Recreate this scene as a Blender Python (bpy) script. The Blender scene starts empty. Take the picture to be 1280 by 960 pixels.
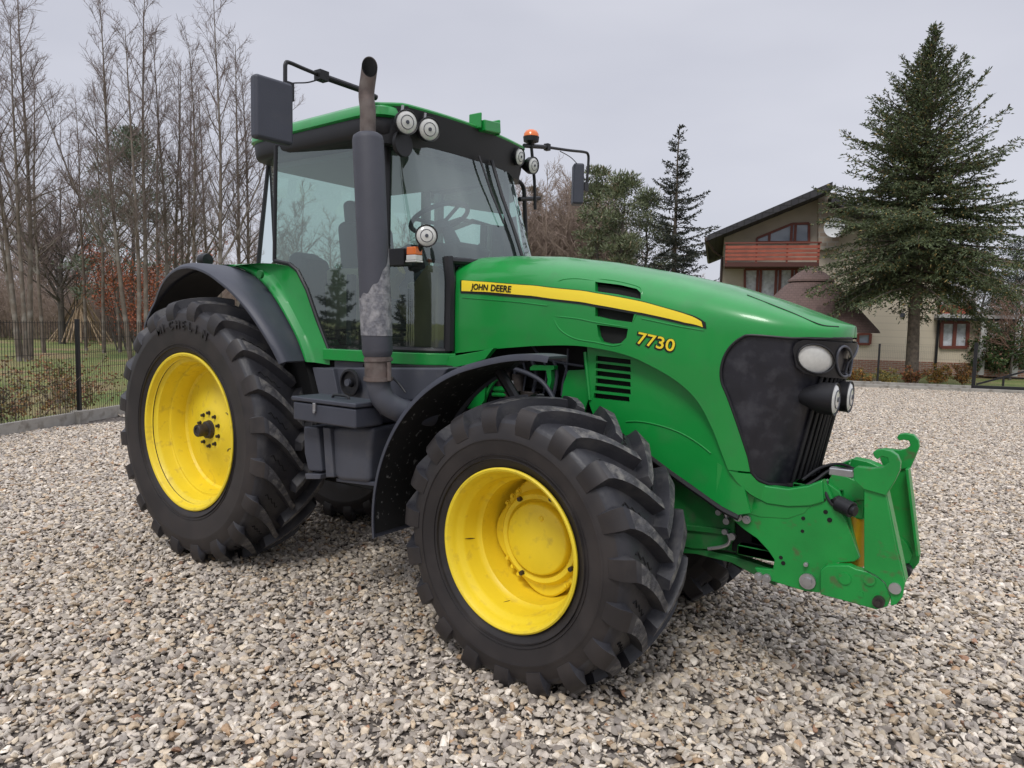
import bpy, bmesh, math, random
import numpy as np
from mathutils import Vector, Matrix
random.seed(7); rng = np.random.default_rng(7)
PI = math.pi
R = math.radians
sc = bpy.context.scene
col = sc.collection

# ------------------------------------------------------------------ camera
FPX = 899.46
C = np.array([4.83095, -3.75529, 1.76253])
VR = np.array([0.8139506, 0.58050072, 0.02243499])
VU = np.array([-0.06769205, 0.05641728, 0.99610987])
VF = np.array([-0.57697678, 0.8123029, -0.08521616])
cd = bpy.data.cameras.new('camera'); cam = bpy.data.objects.new('camera', cd); col.objects.link(cam)
cd.sensor_width = 36; cd.lens = 36 * FPX / 1280; cd.clip_start = 0.05; cd.clip_end = 2000
cam.matrix_world = Matrix(((VR[0], VU[0], -VF[0], C[0]), (VR[1], VU[1], -VF[1], C[1]), (VR[2], VU[2], -VF[2], C[2]), (0, 0, 0, 1)))
sc.camera = cam

def ray(x, y): return VF + VR * (x - 640) / FPX - VU * (y - 480) / FPX
def bp(x, y, ax, v):
    d = ray(x, y); i = 'xyz'.index(ax); t = (v - C[i]) / d[i]; return C + d * t
def W(x, y, depth): return C + ray(x, y) * depth
def plane_xz(pts, y):                      # outline measured on the vertical plane at this y -> real (x, z)
    return [(float(bp(a, b, 'y', y)[0]), float(bp(a, b, 'y', y)[2])) for a, b in pts]
def ray_surf(fn, x, y, g):                 # intersection with a surface fn(u, v)
    d = Vector(ray(x, y)); o = Vector(C); u, v = g
    t = (Vector(fn(u, v)) - o).length
    for _ in range(25):
        P = Vector(fn(u, v)); F = P - (o + d * t)
        if F.length < 1e-5: break
        e = 1e-4
        Ju = (Vector(fn(u + e, v)) - P) / e; Jv = (Vector(fn(u, v + e)) - P) / e
        M = Matrix((Ju, Jv, -d)).transposed()
        try: s = M.inverted() @ F
        except Exception: break
        k = min(1, .3 / max(abs(s[0]), abs(s[1]), 1e-9))
        u -= s[0] * k; v -= s[1] * k; t -= s[2] * k
    return u, v

# ------------------------------------------------------------------ world, sun
w = bpy.data.worlds.new('World'); sc.world = w; w.use_nodes = True
nt = w.node_tree; nt.nodes.clear()
def N(t, **k):
    n = nt.nodes.new(t)
    for a, b in k.items(): setattr(n, a, b)
    return n
sky = N('ShaderNodeTexSky', sky_type='NISHITA'); sky.sun_disc = False
SUN_EL, SUN_AZ = R(52), R(-75)
sky.sun_elevation = SUN_EL; sky.sun_rotation = PI / 2 - SUN_AZ
tc = N('ShaderNodeTexCoord'); mp = N('ShaderNodeMapping'); mp.inputs['Scale'].default_value = (1, 1, 3)
nz = N('ShaderNodeTexNoise'); nz.inputs['Scale'].default_value = 1.6; nz.inputs['Detail'].default_value = 4
cr = N('ShaderNodeValToRGB'); cr.color_ramp.elements[0].position = .3; cr.color_ramp.elements[1].position = .75
cr.color_ramp.elements[0].color = (5.9, 6.05, 6.95, 1); cr.color_ramp.elements[1].color = (7.5, 7.6, 8.4, 1)
mx = N('ShaderNodeMixRGB'); mx.inputs[0].default_value = .93
bg = N('ShaderNodeBackground'); bg.inputs['Strength'].default_value = .095
out = N('ShaderNodeOutputWorld')
L = nt.links.new
L(tc.outputs['Generated'], mp.inputs[0]); L(mp.outputs[0], nz.inputs['Vector']); L(nz.outputs['Fac'], cr.inputs[0])
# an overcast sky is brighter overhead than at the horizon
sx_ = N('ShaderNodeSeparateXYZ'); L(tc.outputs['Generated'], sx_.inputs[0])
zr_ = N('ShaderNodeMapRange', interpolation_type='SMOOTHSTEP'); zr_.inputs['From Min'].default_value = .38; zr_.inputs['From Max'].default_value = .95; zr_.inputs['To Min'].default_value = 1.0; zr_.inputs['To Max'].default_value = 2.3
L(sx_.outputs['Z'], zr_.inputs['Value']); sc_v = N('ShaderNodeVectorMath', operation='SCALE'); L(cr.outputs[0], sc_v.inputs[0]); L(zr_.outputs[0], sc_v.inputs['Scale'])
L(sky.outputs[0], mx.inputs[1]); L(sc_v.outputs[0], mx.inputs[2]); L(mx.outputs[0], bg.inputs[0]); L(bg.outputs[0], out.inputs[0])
sl = bpy.data.lights.new('sun', 'SUN'); sl.energy = 1.5; sl.angle = R(16); sl.color = (1, .97, .93)
so = bpy.data.objects.new('sun', sl); col.objects.link(so)
sd = Vector((math.cos(SUN_EL) * math.cos(SUN_AZ), math.cos(SUN_EL) * math.sin(SUN_AZ), math.sin(SUN_EL)))
so.rotation_euler = sd.to_track_quat('Z', 'Y').to_euler()
sc.view_settings.view_transform = 'Standard'; sc.view_settings.look = 'None'
sc.view_settings.exposure = 0.0; sc.view_settings.gamma = 1
sc.cycles.max_bounces = 8; sc.cycles.transparent_max_bounces = 16; sc.cycles.use_denoising = True

# ------------------------------------------------------------------ materials
def mat(name, color, rough=.5, metal=0, spec=.5, var=0, vscale=8, bump=0, bscale=60, dirt=None, dscale=5, dlo=.5, dhi=.7, damt=1, coat=0, attr=None):
    m = bpy.data.materials.new(name); m.use_nodes = True; t = m.node_tree; n = t.nodes; l = t.links
    b = n['Principled BSDF']; b.inputs['Base Color'].default_value = (*color, 1)
    b.inputs['Roughness'].default_value = rough; b.inputs['Metallic'].default_value = metal
    b.inputs['Specular IOR Level'].default_value = spec; b.inputs['Coat Weight'].default_value = coat; b.inputs['Coat Roughness'].default_value = .08
    tcn = n.new('ShaderNodeTexCoord'); src = None
    def noise(s, d=5):
        q = n.new('ShaderNodeTexNoise'); q.inputs['Scale'].default_value = s; q.inputs['Detail'].default_value = d; l.new(tcn.outputs['Object'], q.inputs['Vector']); return q
    if attr:
        a = n.new('ShaderNodeVertexColor'); a.layer_name = attr; src = a.outputs['Color']
    if var:
        q = noise(vscale); mr = n.new('ShaderNodeMapRange'); mr.inputs['From Min'].default_value = .3; mr.inputs['From Max'].default_value = .7
        mr.inputs['To Min'].default_value = 1 - var; mr.inputs['To Max'].default_value = 1 + var; l.new(q.outputs['Fac'], mr.inputs['Value'])
        vm = n.new('ShaderNodeVectorMath'); vm.operation = 'SCALE'; vm.inputs[0].default_value = color
        if src: l.new(src, vm.inputs[0])
        l.new(mr.outputs[0], vm.inputs['Scale']); src = vm.outputs[0]
    if dirt:
        q = noise(dscale, 9); mr = n.new('ShaderNodeMapRange'); mr.inputs['From Min'].default_value = dlo; mr.inputs['From Max'].default_value = dhi
        mr.inputs['To Max'].default_value = damt
        l.new(q.outputs['Fac'], mr.inputs['Value']); mi = n.new('ShaderNodeMixRGB'); l.new(mr.outputs[0], mi.inputs[0])
        mi.inputs[1].default_value = (*color, 1)
        if src: l.new(src, mi.inputs[1])
        mi.inputs[2].default_value = (*dirt, 1); src = mi.outputs[0]
        rr = n.new('ShaderNodeMapRange'); rr.inputs['To Min'].default_value = rough; rr.inputs['To Max'].default_value = min(1, rough + .35)
        l.new(mr.outputs[0], rr.inputs['Value']); l.new(rr.outputs[0], b.inputs['Roughness'])
    if src: l.new(src, b.inputs['Base Color'])
    if bump:
        q = noise(bscale); bu = n.new('ShaderNodeBump'); bu.inputs['Strength'].default_value = bump; bu.inputs['Distance'].default_value = .01
        l.new(q.outputs['Fac'], bu.inputs['Height']); l.new(bu.outputs[0], b.inputs['Normal'])
    return m
GREEN = mat('green_paint', (.008, .26, .043), .3, coat=.35, var=.07, vscale=2.5, dirt=(.03, .19, .05), dscale=9, dlo=.52, dhi=.8, damt=.5)
GREEN_W = mat('green_paint_worn', (.008, .26, .043), .38, coat=.15, var=.12, vscale=6, dirt=(.10, .06, .035), dscale=17, dlo=.60, dhi=.72, damt=.6, bump=.05, bscale=90)
GREEN_D = mat('green_chassis', (.008, .13, .025), .5, var=.2, vscale=7, dirt=(.05, .06, .04), dscale=12, dlo=.5, dhi=.8, damt=.8)
YELLOW = mat('yellow_paint', (.83, .63, .028), .42, var=.08, vscale=4, dirt=(.34, .22, .06), dscale=16, dlo=.56, dhi=.82, damt=.65)
YELLOW_DECAL = mat('yellow_decal', (.9, .68, .03), .35)
BLACKDEC = mat('black_decal', (.006, .008, .006), .4)
RUBBER = mat('rubber', (.026, .026, .031), .46, var=.25, vscale=5, dirt=(.085, .08, .075), dscale=9, dlo=.5, dhi=.75, damt=.5, bump=.15, bscale=60)
RUBBER_SIDE = mat('rubber_side', (.021, .018, .018), .5, var=.25, vscale=3, dirt=(.055, .044, .038), dscale=5, dlo=.45, dhi=.75, damt=.6)
LUGTOP = mat('rubber_worn', (.062, .061, .066), .8, var=.4, vscale=30, dirt=(.22, .21, .19), dscale=22, dlo=.46, dhi=.7, damt=.8, bump=.6, bscale=120)
GREYPL = mat('grey_plastic', (.046, .050, .066), .5, var=.08, vscale=6, dirt=(.09, .09, .09), dscale=7, dlo=.55, dhi=.8, damt=.4, bump=.1, bscale=200)
GREYPNT = mat('grey_paint', (.062, .066, .082), .5, var=.1, vscale=6, dirt=(.12, .115, .11), dscale=9, dlo=.55, dhi=.8, damt=.5)
BLACKPL = mat('black_plastic', (.009, .009, .011), .5, var=.1, bump=.05, bscale=150)
BLACKIN = mat('underbody_black', (.006, .006, .006), .9, var=.4, vscale=10)
FENDER_IN = mat('fender_underside', (.006, .006, .006), .75, dirt=(.22, .22, .21), dscale=30, dlo=.63, dhi=.68, damt=.7)
GRILLE = mat('grille_mesh', (.014, .014, .020), .34, var=.3, vscale=8, dirt=(.07, .07, .075), dscale=16, dlo=.50, dhi=.75, damt=.45, bump=.12, bscale=500)
MUFFLER = mat('muffler_paint', (.056, .058, .072), .6, var=.1, vscale=5, bump=.1, bscale=80)
RUST = mat('rusty_steel', (.115, .088, .078), .6, metal=.25, var=.35, vscale=12, dirt=(.19, .165, .15), dscale=15, dlo=.45, dhi=.7)
STEEL = mat('steel', (.45, .45, .46), .35, metal=.8, var=.15)
DARKSTEEL = mat('dark_steel', (.06, .05, .045), .5, metal=.5, var=.3, vscale=30)
LENS = mat('lamp_lens', (.62, .62, .58), .12, var=.06, vscale=60, coat=.5)
ORANGE = mat('orange_lens', (.75, .16, .015), .25, coat=.4)
SEATF = mat('seat_fabric', (.085, .09, .11), .9, bump=.3, bscale=200)
BEIGE = mat('cab_trim', (.3, .28, .2), .7, var=.1)
CABDARK = mat('cab_floor', (.02, .022, .024), .8)
WHITEP = mat('white_plastic', (.7, .7, .68), .35)
def glass(name, tint, refl_boost=0.0):
    m = bpy.data.materials.new(name); m.use_nodes = True; t = m.node_tree; n = t.nodes; l = t.links; n.clear()
    o = n.new('ShaderNodeOutputMaterial'); tr = n.new('ShaderNodeBsdfTransparent'); tr.inputs[0].default_value = (*tint, 1)
    gl = n.new('ShaderNodeBsdfGlossy'); gl.inputs['Roughness'].default_value = .02; gl.inputs[0].default_value = (.9, 1, .97, 1)
    fr = n.new('ShaderNodeFresnel'); fr.inputs[0].default_value = 1.5
    ad = n.new('ShaderNodeMath'); ad.operation = 'ADD'; ad.use_clamp = True; ad.inputs[1].default_value = refl_boost; l.new(fr.outputs[0], ad.inputs[0])
    df = n.new('ShaderNodeBsdfDiffuse'); df.inputs[0].default_value = (.3, .34, .32, 1)
    m1 = n.new('ShaderNodeMixShader'); m1.inputs[0].default_value = .045; l.new(tr.outputs[0], m1.inputs[1]); l.new(df.outputs[0], m1.inputs[2])
    m2 = n.new('ShaderNodeMixShader'); l.new(ad.outputs[0], m2.inputs[0]); l.new(m1.outputs[0], m2.inputs[1]); l.new(gl.outputs[0], m2.inputs[2])
    l.new(m2.outputs[0], o.inputs[0]); return m
GLASS = glass('tinted_glass', (.64, .79, .73), .12)

# ------------------------------------------------------------------ mesh helpers
class MB:
    def __init__(s): s.v = []; s.f = []; s.m = []
    def add(s, vs, fs, mi=0):
        k = len(s.v); s.v += [tuple(map(float, p)) for p in vs]; s.f += [tuple(i + k for i in f) for f in fs]; s.m += [mi] * len(fs)
    def box(s, c, d, rot=None, mi=0):
        x, y, z = [q / 2 for q in d]; vs = [Vector((a * x, b * y, e * z)) for a in (-1, 1) for b in (-1, 1) for e in (-1, 1)]
        if rot is not None: vs = [rot @ p for p in vs]
        s.add([p + Vector(c) for p in vs], [(0, 1, 3, 2), (4, 6, 7, 5), (0, 4, 5, 1), (2, 3, 7, 6), (0, 2, 6, 4), (1, 5, 7, 3)], mi)
    def tube(s, pts, r, n=10, caps=True, mi=0):
        pts = [Vector(p) for p in pts]; rs = r if isinstance(r, (list, tuple)) else [r] * len(pts)
        t0 = (pts[1] - pts[0]).normalized(); a = t0.orthogonal().normalized(); vs = []
        for i, p in enumerate(pts):
            t = (pts[min(i + 1, len(pts) - 1)] - pts[max(i - 1, 0)]).normalized()
            a = (a - t * a.dot(t)); a = a.normalized() if a.length > 1e-6 else t.orthogonal().normalized(); b = t.cross(a)
            vs += [p + (a * math.cos(2 * PI * k / n) + b * math.sin(2 * PI * k / n)) * rs[i] for k in range(n)]
        fs = [(i * n + k, i * n + (k + 1) % n, (i + 1) * n + (k + 1) % n, (i + 1) * n + k) for i in range(len(pts) - 1) for k in range(n)]
        if caps: fs += [tuple(range(n))[::-1], tuple((len(pts) - 1) * n + k for k in range(n))]
        s.add(vs, fs, mi)
    def cyl(s, a, b, r, n=20, r2=None, mi=0): s.tube([a, b], [r, r if r2 is None else r2], n, True, mi)
    def lathe(s, prof, axis='y', c=(0, 0, 0), n=64, mi=0, closed=False):   # prof: (along axis, radius)
        vs = []
        for (a, r) in prof:
            for k in range(n):
                q = 2 * PI * k / n; u, v = r * math.cos(q), r * math.sin(q)
                p = {'y': (u, a, v), 'z': (u, v, a), 'x': (a, u, v)}[axis]
                vs.append((p[0] + c[0], p[1] + c[1], p[2] + c[2]))
        m = len(prof); rg = m if closed else m - 1
        s.add(vs, [(i * n + k, i * n + (k + 1) % n, ((i + 1) % m) * n + (k + 1) % n, ((i + 1) % m) * n + k) for i in range(rg) for k in range(n)], mi)
    def prism(s, poly, y0, y1, mi=0):       # outline in x,z extruded along y
        n = len(poly); vs = [(x, y0, z) for x, z in poly] + [(x, y1, z) for x, z in poly]
        s.add(vs, [tuple(range(n)), tuple(range(n, 2 * n))[::-1]] + [(i, i + n, (i + 1) % n + n, (i + 1) % n) for i in range(n)], mi)
    def prismz(s, poly, z0, z1, mi=0):
        n = len(poly); vs = [(x, y, z0) for x, y in poly] + [(x, y, z1) for x, y in poly]
        s.add(vs, [tuple(range(n)), tuple(range(n, 2 * n))[::-1]] + [(i, i + n, (i + 1) % n + n, (i + 1) % n) for i in range(n)], mi)
    def grid(s, fn, us, vs_, mi=0, thick=None):
        P = [[Vector(fn(u, v)) for v in vs_] for u in us]; a, b = len(us), len(vs_)
        vs = [p for r in P for p in r]; fs = [(i * b + j, i * b + j + 1, (i + 1) * b + j + 1, (i + 1) * b + j) for i in range(a - 1) for j in range(b - 1)]
        if thick:
            k = a * b; T = Vector(thick) if not callable(thick) else None
            vs += [p + (T if T is not None else Vector(thick(p))) for p in vs[:k]]
            fs += [tuple(q + k for q in f[::-1]) for f in fs]
            rim = [i * b for i in range(a)] + [(a - 1) * b + j for j in range(1, b)] + [i * b + b - 1 for i in range(a - 2, -1, -1)] + list(range(b - 2, 0, -1))
            fs += [(rim[i], rim[(i + 1) % len(rim)], rim[(i + 1) % len(rim)] + k, rim[i] + k) for i in range(len(rim))]
        s.add(vs, fs, mi)
    def mirror(s):
        k = len(s.v); s.v += [(x, -y, z) for x, y, z in s.v]; s.f += [tuple(i + k for i in f[::-1]) for f in s.f]; s.m += s.m
        return s
    def pair(s, name, mats, parent=None, **k):          # the part and its twin on the other side
        o = s.build(name, mats, parent, **k); v0 = s.v; s.v = [(x, -y, z) for x, y, z in s.v]; s.build(name, mats, parent, **k); s.v = v0
        return o
    def build(s, name, mats, parent=None, smooth=35, bevel=0, bseg=2, loc=None, weld=0):
        me = bpy.data.meshes.new(name); me.from_pydata(s.v, [], s.f)
        for m in (mats if isinstance(mats, (list, tuple)) else [mats]): me.materials.append(m)
        if any(s.m): me.polygons.foreach_set('material_index', s.m)
        bm = bmesh.new(); bm.from_mesh(me)
        if weld: bmesh.ops.remove_doubles(bm, verts=bm.verts, dist=weld)
        bmesh.ops.recalc_face_normals(bm, faces=bm.faces); bm.to_mesh(me); bm.free()
        if smooth:
            me.shade_smooth(); me.set_sharp_from_angle(angle=R(smooth))
        o = bpy.data.objects.new(name, me); col.objects.link(o)
        if loc: o.location = loc
        if parent: o.parent = parent
        if bevel:
            b = o.modifiers.new('bevel', 'BEVEL'); b.width = bevel; b.segments = bseg; b.limit_method = 'ANGLE'; b.angle_limit = R(40)
            b.harden_normals = True
        return o
def tag(o, label=None, cat=None, group=None, kind=None):
    for k, v in (('label', label), ('category', cat), ('group', group), ('kind', kind)):
        if v: o[k] = v
    return o
def empty(name, loc=(0, 0, 0), rz=0, parent=None):
    o = bpy.data.objects.new(name, None); col.objects.link(o); o.location = loc; o.rotation_euler = (0, 0, rz); o.empty_display_size = .2
    if parent: o.parent = parent
    return o
def copy_tree(o, parent=None):
    c = o.copy(); col.objects.link(c); c.parent = parent
    for ch in list(o.children): copy_tree(ch, c)
    return c
def spline(pts, n=6):                     # Catmull-Rom through points
    P = [Vector(p) for p in pts]; out = []
    for i in range(len(P) - 1):
        a, b, c, d = P[max(i - 1, 0)], P[i], P[i + 1], P[min(i + 2, len(P) - 1)]
        for k in range(n):
            t = k / n; out.append(.5 * ((2 * b) + (c - a) * t + (2 * a - 5 * b + 4 * c - d) * t * t + (3 * b - a - 3 * c + d) * t ** 3))
    return out + [P[-1]]
def lerp_table(T, x):
    if x <= T[0][0]: return T[0][1]
    for (a, b), (c, d) in zip(T, T[1:]):
        if x <= c: return b + (d - b) * (x - a) / (c - a)
    return T[-1][1]
def inside(x, y, poly):
    r = False; j = len(poly) - 1
    for i in range(len(poly)):
        a, b = poly[i]; c, d = poly[j]
        if (b > y) != (d > y) and x < (c - a) * (y - b) / (d - b) + a: r = not r
        j = i
    return r
def near_border(x, y, polys):
    best = (9e9, x, y)
    for poly in polys:
        for i in range(len(poly)):
            a, b = poly[i]; c, d = poly[(i + 1) % len(poly)]; dx, dy = c - a, d - b; L2 = dx * dx + dy * dy
            t = 0 if L2 == 0 else max(0, min(1, ((x - a) * dx + (y - b) * dy) / L2)); px, py = a + t * dx, b + t * dy
            q = (px - x) ** 2 + (py - y) ** 2
            if q < best[0]: best = (q, px, py)
    return best
def clip_panel(mb, fn, outer, holes=(), step=.015, thick=(0, .02, 0), back=False, mi=0):
    """a curved panel cut to an outline with openings; the cut edges are returned inwards by `thick`"""
    us = [p[0] for p in outer]; vs = [p[1] for p in outer]; u0, v0 = min(us) - step / 2, min(vs) - step / 2
    nu, nv = int((max(us) - u0) / step) + 2, int((max(vs) - v0) / step) + 2
    keep = [(i, j) for i in range(nu) for j in range(nv) if inside(u0 + (i + .5) * step, v0 + (j + .5) * step, outer)
            and not any(inside(u0 + (i + .5) * step, v0 + (j + .5) * step, h) for h in holes)]
    ids = {}; uv = []; faces = []
    def vid(i, j):
        if (i, j) not in ids: ids[(i, j)] = len(uv); uv.append([u0 + i * step, v0 + j * step])
        return ids[(i, j)]
    for i, j in keep: faces.append((vid(i, j), vid(i + 1, j), vid(i + 1, j + 1), vid(i, j + 1)))
    ed = {}
    for f in faces:
        for a, b in zip(f, f[1:] + f[:1]): ed[(a, b)] = 1
    be = [(a, b) for (a, b) in ed if (b, a) not in ed]; bv = {a for e in be for a in e}
    polys = [outer] + list(holes)
    for a in bv:
        q = near_border(uv[a][0], uv[a][1], polys)
        if q[0] < (1.6 * step) ** 2: uv[a] = [q[1], q[2]]
    for poly in polys:
        n = len(poly)
        for i in range(n):
            p, q, r = poly[i - 1], poly[i], poly[(i + 1) % n]
            a1 = math.atan2(q[1] - p[1], q[0] - p[0]); a2 = math.atan2(r[1] - q[1], r[0] - q[0])
            if abs((a2 - a1 + PI) % (2 * PI) - PI) > R(25):
                best = min(bv, key=lambda k: (uv[k][0] - q[0]) ** 2 + (uv[k][1] - q[1]) ** 2)
                if (uv[best][0] - q[0]) ** 2 + (uv[best][1] - q[1]) ** 2 < (1.2 * step) ** 2: uv[best] = [q[0], q[1]]
    P = [Vector(fn(*p)) for p in uv]; n = len(P); T = thick if callable(thick) else (lambda p: Vector(thick))
    bl = sorted(bv); bi = {a: n + k for k, a in enumerate(bl)}
    vs3 = P + [P[a] + Vector(T(P[a])) for a in bl]; fs = list(faces) + [(b, a, bi[a], bi[b]) for a, b in be]
    if back:
        k = len(vs3); vs3 += [p + Vector(T(p)) for p in P]; fs += [tuple(q + k for q in f[::-1]) for f in faces]
    mb.add(vs3, fs, mi)
def text(body, name, size, M, material, parent, extrude=.001, bold=0, spacing=1.0, sx=1.0):
    cu = bpy.data.curves.new(name, 'FONT'); cu.body = body; cu.size = size; cu.extrude = extrude; cu.offset = bold; cu.space_character = spacing
    cu.align_x = 'LEFT'; cu.align_y = 'BOTTOM_BASELINE'; cu.materials.append(material); cu.resolution_u = 4
    o = bpy.data.objects.new(name, cu); col.objects.link(o); 
    me = bpy.data.meshes.new_from_object(o.evaluated_get(bpy.context.evaluated_depsgraph_get())); bpy.data.objects.remove(o)
    me.name = name; me.materials.clear(); me.materials.append(material)
    o = bpy.data.objects.new(name, me); col.objects.link(o); o.matrix_world = M @ Matrix.Diagonal((sx, 1, 1, 1)); o.parent = parent
    return o
def frame(o, xd, n):
    x = Vector(xd).normalized(); z = Vector(n); z = (z - x * z.dot(x)).normalized(); y = z.cross(x)
    return Matrix(((x[0], y[0], z[0], o[0]), (x[1], y[1], z[1], o[1]), (x[2], y[2], z[2], o[2]), (0, 0, 0, 1)))
# ================================================================== TRACTOR
T = empty('tractor')
tag(T, 'big green farm tractor with yellow wheel rims standing on the gravel', 'tractor')
RX, RZ, FX, FZ = 0.0, .931, 2.86, .659     # axle centres (front, rear)
RYC, FYC = -.697, -.718                      # wheel centre planes

def make_tyre(name, Rt, H, rim, nl, parent, lett=None, lw=1.0, A=.28):
    # H = half section width; outward is -y
    S = H / .27
    prof = [(.205 * S, rim - .025), (.222 * S, rim - .004), (.235 * S, rim + .02), (.256 * S, rim + .07), (.27 * S, rim + (Rt - rim) * .45), (.272 * S, Rt - .20), (.262 * S, Rt - .15),
            (.248 * S, Rt - .115), (.232 * S, Rt - .098), (.20 * S, Rt - .082), (.12 * S, Rt - .072), (0, Rt - .068)]
    sm = spline([(a, b, 0) for a, b in prof], 4); prof = [(p[0], p[1]) for p in sm]
    full = [(-a, r) for a, r in prof] + [(a, r) for a, r in prof[::-1][1:]]
    mb = MB(); mb.lathe(full, 'y', n=120, mi=0, closed=True)
    nv = 120
    # sidewall faces get the side material
    for i, f in enumerate(mb.f):
        ws = abs(mb.v[f[0]][1]); rr = math.hypot(mb.v[f[0]][0], mb.v[f[0]][2])
        if rr < Rt - .13: mb.m[i] = 2
    # concentric sidewall ribs
    for rr in (rim + .055, rim + .075):
        mb.lathe([(-.243 * S, rr - .004), (-.262 * S, rr), (-.243 * S, rr + .006)], 'y', n=96, mi=2)
    st = [(-.012, 0, 0), (.03, .001, 0), (.07, .003, 0), (.11, .007, 0), (.15, .012, 3), (.19, .02, 8), (.222, .029, 15), (.245, .04, 35), (.262, .062, 62), (.272, .095, 78), (.274, .13, 85), (.268, .165, 88)]
    rl = random.Random(int(Rt * 1000))
    for side in (1, -1):
        for k in range(nl):
            th0 = 2 * PI * (k + (.5 if side > 0 else 0)) / nl + rl.uniform(-.004, .004)
            vs = []; 
            for (wq, drop, nang) in st:
                wv = wq * S; r = Rt - drop
                a = A * (1 - min(max(wq, 0) / .25, 1)) ** 1.25 * (Rt / .745) ** .3
                tt = min(max(wq, 0) / .26, 1); hw = (.021 + .028 * tt ** 1.6) * lw; hb = hw + .017
                if nang > 60: hw *= 1.0
                na = R(nang); dep = .075
                rb = r - dep * math.cos(na); wb = wv - .045 * math.sin(na)
                for (rr, ww, off) in ((rb, wb, -hb), (r, wv, -hw), (r, wv, hw), (rb, wb, hb)):
                    th = th0 + (a + off) / Rt
                    vs.append((rr * math.sin(th), -side * ww, rr * math.cos(th)))
            n = len(st); fs = []; mi = []
            k0 = len(mb.v); mb.v += vs
            for i in range(n - 1):
                b = i * 4
                for q, m_ in ((0, 0), (1, 1 if st[i][2] < 12 else (0 if st[i][2] < 30 else 2)), (2, 0)):
                    fs.append((b + q, b + q + 1, b + 4 + q + 1, b + 4 + q)); mi.append(m_)
            fs.append((0, 1, 2, 3)); mi.append(0); fs.append((4 * n - 4, 4 * n - 3, 4 * n - 2, 4 * n - 1)); mi.append(0)
            mb.f += [tuple(q + k0 for q in f) for f in fs]; mb.m += mi
    # small zigzag sipes between the bars
    for side in (1, -1):
        for k in range(nl):
            th0 = 2 * PI * (k + (.5 if side > 0 else 0) + .52) / nl
            pts = []
            for i in range(8):
                wq = .065 + i * .017; a = A * (1 - wq / .25) ** 1.25 + (.012 if i % 2 else -.012)
                r = Rt - .0685 - .008 * (wq / .2) ** 2
                th = th0 + a / Rt; pts.append((r * math.sin(th), -side * wq * S, r * math.cos(th)))
            mb.tube(pts, .0042, 4, mi=3)
    o = mb.build(name, [RUBBER, LUGTOP, RUBBER_SIDE, BLACKIN], parent, smooth=32)
    b = o.modifiers.new('bevel', 'BEVEL'); b.width = .0035; b.segments = 2; b.limit_method = 'ANGLE'; b.angle_limit = R(38)
    return o

def bolt_ring(mb, r, n, y, rad, h, ph=0, mi=0):
    for k in range(n):
        a = ph + 2 * PI * k / n; x, z = r * math.sin(a), r * math.cos(a)
        mb.cyl((x, y, z), (x, y - h, z), rad, 6, mi=mi); mb.cyl((x, y, z), (x, y - h * .4, z), rad * 1.5, 14, mi=mi)

# ---- rear wheel (built for the right side, axle along y, outside = -y)
def rear_wheel():
    e = empty('rear_wheel', (RX, RYC, RZ), parent=T)
    ty = make_tyre('tyre', .968, .288, .552, 20, e, lw=1.15, A=.30)
    mb = MB()
    rp = [(.205, .525), (.222, .548), (.232, .566), (.241, .567), (.245, .558), (.241, .545), (.226, .536), (.205, .531), (.192, .524), (.178, .503), (.165, .498), (.11, .494), (.098, .488), (.085, .470), (.07, .464),
          (-.02, .455), (-.035, .44), (-.03, .40), (-.01, .33), (.015, .25), (.035, .19), (.05, .165), (.055, .15), (.056, .0)]
    mb.lathe([(-(a * 1.074 if a > .09 else a + .021), r) for a, r in rp], 'y', n=110)
    mb.lathe([(.205, .525), (.222, .548), (.232, .566), (.241, .567), (.245, .558), (.235, .54), (.16, .50), (-.02, .46)], 'y', n=80)
    mb.build('rim', YELLOW, e, smooth=30)
    mb = MB()
    mb.lathe([(-.074, .07), (-.085, .066), (-.105, .062), (-.110, .05), (-.110, .0)], 'y', n=40)
    mb.lathe([(-.10, .045), (-.172, .045), (-.178, .041), (-.178, .026), (-.17, .024), (-.17, 0)], 'y', n=32)
    mb.build('hub', DARKSTEEL, e, smooth=35)
    for k in range(10):
        a = 2 * PI * k / 10; x, z = .122 * math.sin(a), .122 * math.cos(a); mb = MB(); mb.cyl((x, -.074, z), (x, -.079, z), .016, 14); mb.cyl((x, -.078, z), (x, -.098, z), .011, 6); mb.build('bolt', DARKSTEEL, e)
    for r0_, a0_, a1_, dr_ in ((.21, 50, 62, .03), (.30, 28, 33, .05), (.24, 118, 131, -.02), (.31, 128, 150, .01), (.28, 45, 49, .03)):   # scraped paint on the disc
        m2 = MB(); pp_ = []
        for q in np.linspace(0, 1, 8):
            a = R(a0_ + (a1_ - a0_) * q); r = r0_ + dr_ * q + .004 * math.sin(9 * q); w_ = -(lerp_table([(.165, .071), (.19, .056), (.25, .036), (.33, .011), (.40, -.009)], r) + .0005); pp_.append((r * math.sin(a), w_, r * math.cos(a)))
        m2.tube(pp_, [.001] + [.0035] * 6 + [.001], 6); m2.build('scrape', DARKSTEEL, e)
    # raised moulded letters on the sidewall
    let = MB()
    s = 'MICHELIN'
    for i, ch in enumerate(s):
        a = R(-22) + i * R(6.4); r = .735
        p = Vector((r * math.sin(a), -.2945, r * math.cos(a)))
        o = text(ch, 'lettering', .085, frame(p + Vector((-.02 * math.cos(a), 0, .02 * math.sin(a))), (math.cos(a), 0, -math.sin(a)), (0, -1, 0)), RUBBER_SIDE, ty, extrude=.003, bold=.001)
    return e
rw = rear_wheel()
lw_ = copy_tree(rw, T); lw_.location = (RX, -RYC, RZ); lw_.scale = (1, -1, 1); lw_.rotation_euler = (0, R(7), 0)
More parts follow.
